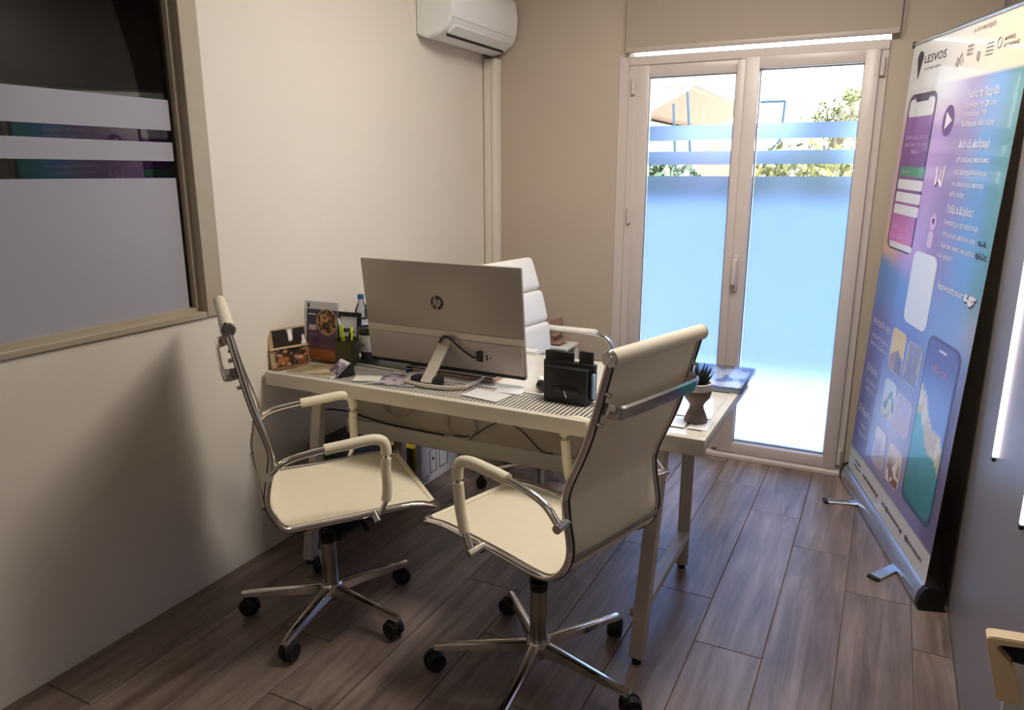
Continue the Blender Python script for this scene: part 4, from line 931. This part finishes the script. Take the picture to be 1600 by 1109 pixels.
# header
def pin_pts():
    out = [(0, -.034)]
    for k in range(13): a = math.radians(-30 + 240*k/12); out.append((.030*math.cos(a)*1.0, .0125+.0150*math.sin(a)))
    return out
bm = BM(); q = [bm.verts.new(PBn(.098 + x_*1.05, .955 + y_*.95, .001)) for x_, y_ in pin_pts()]; bm.faces.new(q); link('pin_emblem', bm, M['ink_dark'], bn)
btext([('LESVOS', .150, .368, .953, .0155)], 'ink_dark', bold=0)
btext([('THE OTHER AEGEAN', .160, .330, .9385, .005), ('με την υποστήριξη', .585, .745, .981, .0075)], 'ink_grey')
btext([('ΔΗΜΟΣ', .826, .892, .950, .0055), ('ΜΥΤΙΛΗΝΗΣ', .826, .925, .9395, .0055), ('VISIT', .555, .605, .957, .004), ('LESVOS', .555, .605, .950, .004), ('GREECE', .555, .605, .943, .004)], 'ink_dark')
bm = BM()
for pts in ([(.475, .930), (.487, .945), (.50, .938), (.515, .951), (.535, .934)], [(.49, .928), (.505, .940), (.525, .930)]): tube(bm, [PBn(a, b, .0012) for a, b in pts], .0022, 5)
tube(bm, [PBn(.657, .931, .0012), PBn(.657, .944, .0012)], .008, 6)
for k in range(4): tube(bm, [PBn(.705, .935+.006*k, .0012), PBn(.755, .935+.006*k, .0012)], .0016, 5)
tube(bm, [PBn(.795+.015*math.cos(t*.52), .949+.0085*math.sin(t*.52), .0012) for t in range(13)], .0014, 5)
link('partner_emblems', bm, M['ink_grey'], bn)
# first phone
p1 = rr_card('phone_picture', .046, .562, .352, .893, lambda u, v: lin((58, 42, 76)), .045)
rr_card('phone_screen', .060, .570, .340, .885, lambda u, v: mixc(mixc(lin((222, 120, 190)), lin((120, 62, 142)), ss(.05, .45, v)), lin((150, 96, 178)), ss(.5, .95, v)), .04, off=.0011, parent=p1)
rr_card('phone_header', .064, .846, .336, .882, wcol((236, 234, 240)), .02, off=.0015, parent=p1)
rr_card('phone_notch', .13, .876, .27, .888, wcol((58, 42, 76)), .008, off=.0018, parent=p1)
rr_card('green_button', .074, .722, .350, .742, wcol((64, 150, 108)), .01, off=.0015, parent=p1)
for z_ in (.694, .6665, .640): rr_card('white_button', .070, z_, .356, z_+.021, wcol((238, 236, 240)), .01, off=.0015, parent=p1)
rr_card('home_bar', .080, .566, .355, .579, wcol((240, 236, 242)), .01, off=.0015, parent=p1)
btext([('Σε ποιο μέρος είναι αυτό', .085, .330, .800, .008), ('που βλέπεις στην εικόνα', .085, .330, .785, .008), ('δίπλα;', .16, .25, .770, .008), ('Απάντηση', .10, .17, .729, .006), ('Έναρξη', .09, .15, .610, .007), ('Τέλος', .27, .33, .610, .007), ('Επόμενη ερώτηση', .08, .25, .588, .007)], 'ink_lilac', p1, .002)
# icons of the three steps
def disc(name, u, v, r, m_, off, parent=bn):
    bm = BM(); q = [bm.verts.new(PBn(u+r/1.156*math.cos(t*PI/14), v+r/2.0*math.sin(t*PI/14), off)) for t in range(28)]; bm.faces.new(q); return link(name, bm, M[m_], parent)
M['ink_mauve'] = mat('mauve_ink', (116, 80, 138), .6)
dd = disc('play_icon', .492, .831, .058, 'ink_mauve', .0008)
bm = BM(); bm.faces.new([bm.verts.new(PBn(a, b, .0014)) for a, b in ((.470, .815), (.470, .848), (.528, .831))]); link('play_triangle', bm, M['ink_white'], dd)
bm = BM(); tube(bm, [PBn(a, b, .0012) for a, b in ((.475, .745), (.480, .708), (.505, .720), (.535, .708), (.545, .748))], .004, 5); tube(bm, [PBn(a, b, .0012) for a, b in ((.505, .720), (.510, .740))], .003, 5); link('route_icon', bm, M['ink_white'], bn)
dd = disc('gift_icon', .520, .640, .033, 'ink_lilac', .0008); disc('gift_ribbon', .520, .642, .011, 'ink_dark', .0014, dd)
rr_card('gift_body', .492, .590, .545, .622, wcol((226, 190, 222)), .012, off=.0010)
btext([('Ξεκίνα το Παιχνίδι', .624, .856, .8665, .0135)], 'ink_white', bold=.012)
btext([('Σκάναρε το QR και', .620, .850, .850, .0085), ('ανακάλυψέ την', .620, .796, .836, .0085), ('διαδρομή σου τώρα', .617, .865, .818, .0085)], 'ink_white')
btext([('Διάλεξε Διαδρομή', .627, .857, .781, .0135)], 'ink_white', bold=.012)
btext([('κάθε διαδρομή αποκαλύπτει', .626, .876, .756, .0085), ('ένα ερωτηματολόγιο με', .624, .876, .7345, .0085), ('την επίλυση και απάντησε', .625, .876, .713, .0085), ('κάθε στάση', .626, .740, .694, .0085)], 'ink_white')
btext([('Παίξε & Κέρδισε!', .624, .835, .664, .0135)], 'ink_white', bold=.012)
btext([('Οι παίκτες με την υψηλότερη', .622, .890, .642, .0085), ('βαθμολογία μπαίνουν στην', .624, .890, .620, .0085), ('δώρα από τοπικές επιχειρήσεις', .624, .900, .599, .0085), ('και φορείς', .617, .745, .580, .0085)], 'ink_white')
btext([('τελ', .905, .965, .620, .0085), ('ηλές', .905, .985, .599, .0095)], 'ink_dark', bold=.03)
btext([('lesvostour', .664, .875, .523, .0145)], 'ink_white', bold=.012); btext([('s.gr', .882, .970, .523, .0165)], 'ink_white', bold=.05); btext([('s.gr', .886, .974, .520, .0165)], 'ink_dark', bold=.05, off=.0010)
# plain white card (the scannable code it carries in the photograph is left out)
rr_card('white_rounded_card', .386, .428, .624, .577, wcol((236, 240, 244)), .04, off=.0007)
# lower left words
btext([('Ανακάλυψε', .040, .285, .381, .015), ('Ζήσε', .051, .211, .268, .015), ('Στήριξε', .030, .218, .160, .015)], 'ink_white', bold=.012)
btext([('αξιοθέατα', .048, .270, .350, .0085), ('και γεύσεις', .048, .288, .331, .0085), ('μοναδικές', .060, .215, .240, .0085), ('εμπειρίες', .064, .217, .222, .0085), ('τοπικά', .078, .17, .128, .0085), ('προϊόντα', .078, .192, .108, .0085)], 'ink_white')
# picture cards
def pic(c0, c1, s, c2=None, th_=.6):
    def f(u, v):
        if min(u, 1-u) < .05 or min(v, 1-v) < .03: return lin((232, 224, 228))
        c = mixc(lin(c0), lin(c1), ss(.3, .8, v + .25*(vn(u*4, v*5, s)-.5)))
        if c2: c = mixc(c, lin(c2), ss(th_, th_+.08, vn(u*6, v*7, s+9)))
        return c
    return f
def dune(u, v):
    if min(u, 1-u) < .05 or min(v, 1-v) < .03: return lin((232, 224, 228))
    rdg = .55 - .9*abs(u-.55)*.5
    if v > rdg: return mixc(lin((250, 220, 110)), lin((240, 200, 60)), v)
    return mixc(lin((176, 128, 90)), lin((110, 84, 84)), ss(.45, .55, u))
for (a, b, c, d_, fn) in ((.300, .309, .462, .403, dune), (.484, .311, .636, .398, pic((128, 116, 140), (150, 140, 160), 2, (170, 160, 110), .7)), (.310, .204, .452, .290, pic((222, 200, 150), (206, 214, 214), 3, (70, 120, 90), .66)), (.459, .202, .632, .281, pic((206, 176, 176), (196, 176, 196), 4)), (.292, .084, .435, .172, pic((200, 176, 180), (240, 222, 200), 5)), (.471, .086, .627, .170, pic((150, 92, 76), (244, 224, 190), 6, (250, 244, 236), .66))):
    rr_card('picture_card', a, b, c, d_, fn, .03, 24, 30, off=.0008)
# second phone with a beach picture
def beach(u, v):
    sh = .56 - .26*u + .03*math.sin(u*9); 
    if v < sh-.02: c = mixc(lin((16, 128, 128)), lin((64, 176, 184)), v/.5 + .2*vn(u*6, v*10, 4))
    elif v < sh+.14: c = mixc(lin((236, 228, 196)), lin((214, 196, 150)), ss(.4, .7, vn(u*12, v*16, 2)))
    else: c = mixc(lin((110, 140, 214)), lin((92, 84, 156)), ss(.6, .95, v))
    return c
p2 = rr_card('phone_picture', .668, .092, .950, .436, lambda u, v: mixc(lin((18, 84, 104)), lin((70, 54, 112)), ss(.3, .6, v)), .045, off=.0007)
rr_card('phone_screen', .680, .102, .936, .430, beach, .04, 24, 40, off=.0012, parent=p2)
btext([('LESVOS', .745, .87, .375, .010)], 'ink_lilac', p2, .002); rr_card('speaker_slot', .775, .414, .84, .419, wcol((220, 214, 236)), .004, off=.0018, parent=p2)
# foot line of contact words
btext([('www.lesvostours.gr', .225, .445, .026, .010), ('info@lesvostours.gr', .498, .744, .026, .010), ('@lesvostours', .771, .942, .026, .010)], 'ink_dark', bold=.02)
bm = BM()
for k in range(2): tube(bm, [PBn(.100, .026+.012*k, .001), PBn(.180, .026+.012*k, .001)], .0025, 5)
link('menu_emblem', bm, M['ink_dark'], bn)
# hardware
e_ = (BRc-BLc).normalized()
bm = BM(); a = BLc - e_*.02 - Vector((.1, 3.4, 0)); b = BRc + e_*.0 - Vector((.1, 3.4, 0)); nn = Vector((e_.y, -e_.x, 0)); nn = nn if nn.x < 0 else -nn
back = -nn
secp = [(-.022, .006), (-.026, .03), (-.020, .062), (-.006, .086), (.012, .092), (.045, .086), (.062, .06), (.062, .006)]
prism(bm, [Vector((a.x, a.y, 0)) + back*x_ + Vector((0, 0, z_)) for x_, z_ in secp], b-a); link('base_cassette', bm, M['alu'], bn, 35)
for q, dr in ((Vector((a.x, a.y, 0)), -1), (Vector((b.x, b.y, 0)), 1)):
    bm = BM(); prism(bm, [q + back*x_*1.06 + Vector((0, 0, z_*1.04-.002)) for x_, z_ in secp], e_*dr*.028); link('cassette_end', bm, M['black'], bn, 35)
for p0, p1 in (((.045, 3.70), (-.125, 3.655)), ((.20, 3.15), (.098, 2.985))):
    q0 = Vector((p0[0]-.1, p0[1]-3.4, .006)); q1 = Vector((p1[0]-.1, p1[1]-3.4, .006)); dv = (q1-q0).normalized()
    bm = BM(); bar(bm, q0, q1, .044, .010); ft = link('swivel_foot', bm, M['alu'], bn)
    bm = BM(); bar(bm, q1, q1 + dv*.018, .048, .012); link('foot_cap', bm, M['black'], ft)
bm = BM(); tube(bm, [PBn(-.004, 1.0, 0), PBn(1.004, 1.0, 0)], .0075, 8); link('top_rail', bm, M['alu'], bn, 50)
bm = BM(); box(bm, tuple(PBn(-.006, 1.0) - Vector((.008, .008, .014))), tuple(PBn(-.006, 1.0) + Vector((.008, .008, .012)))); link('rail_end', bm, M['black'], bn)
bm = BM(); m0 = PBn(.5, .02) + back*.035; m0.z = .05; m1 = PBn(.5, .995) + back*.017; tube(bm, [m0, m1], .008, 8); link('support_pole', bm, M['chrome_dk'], bn, 50)
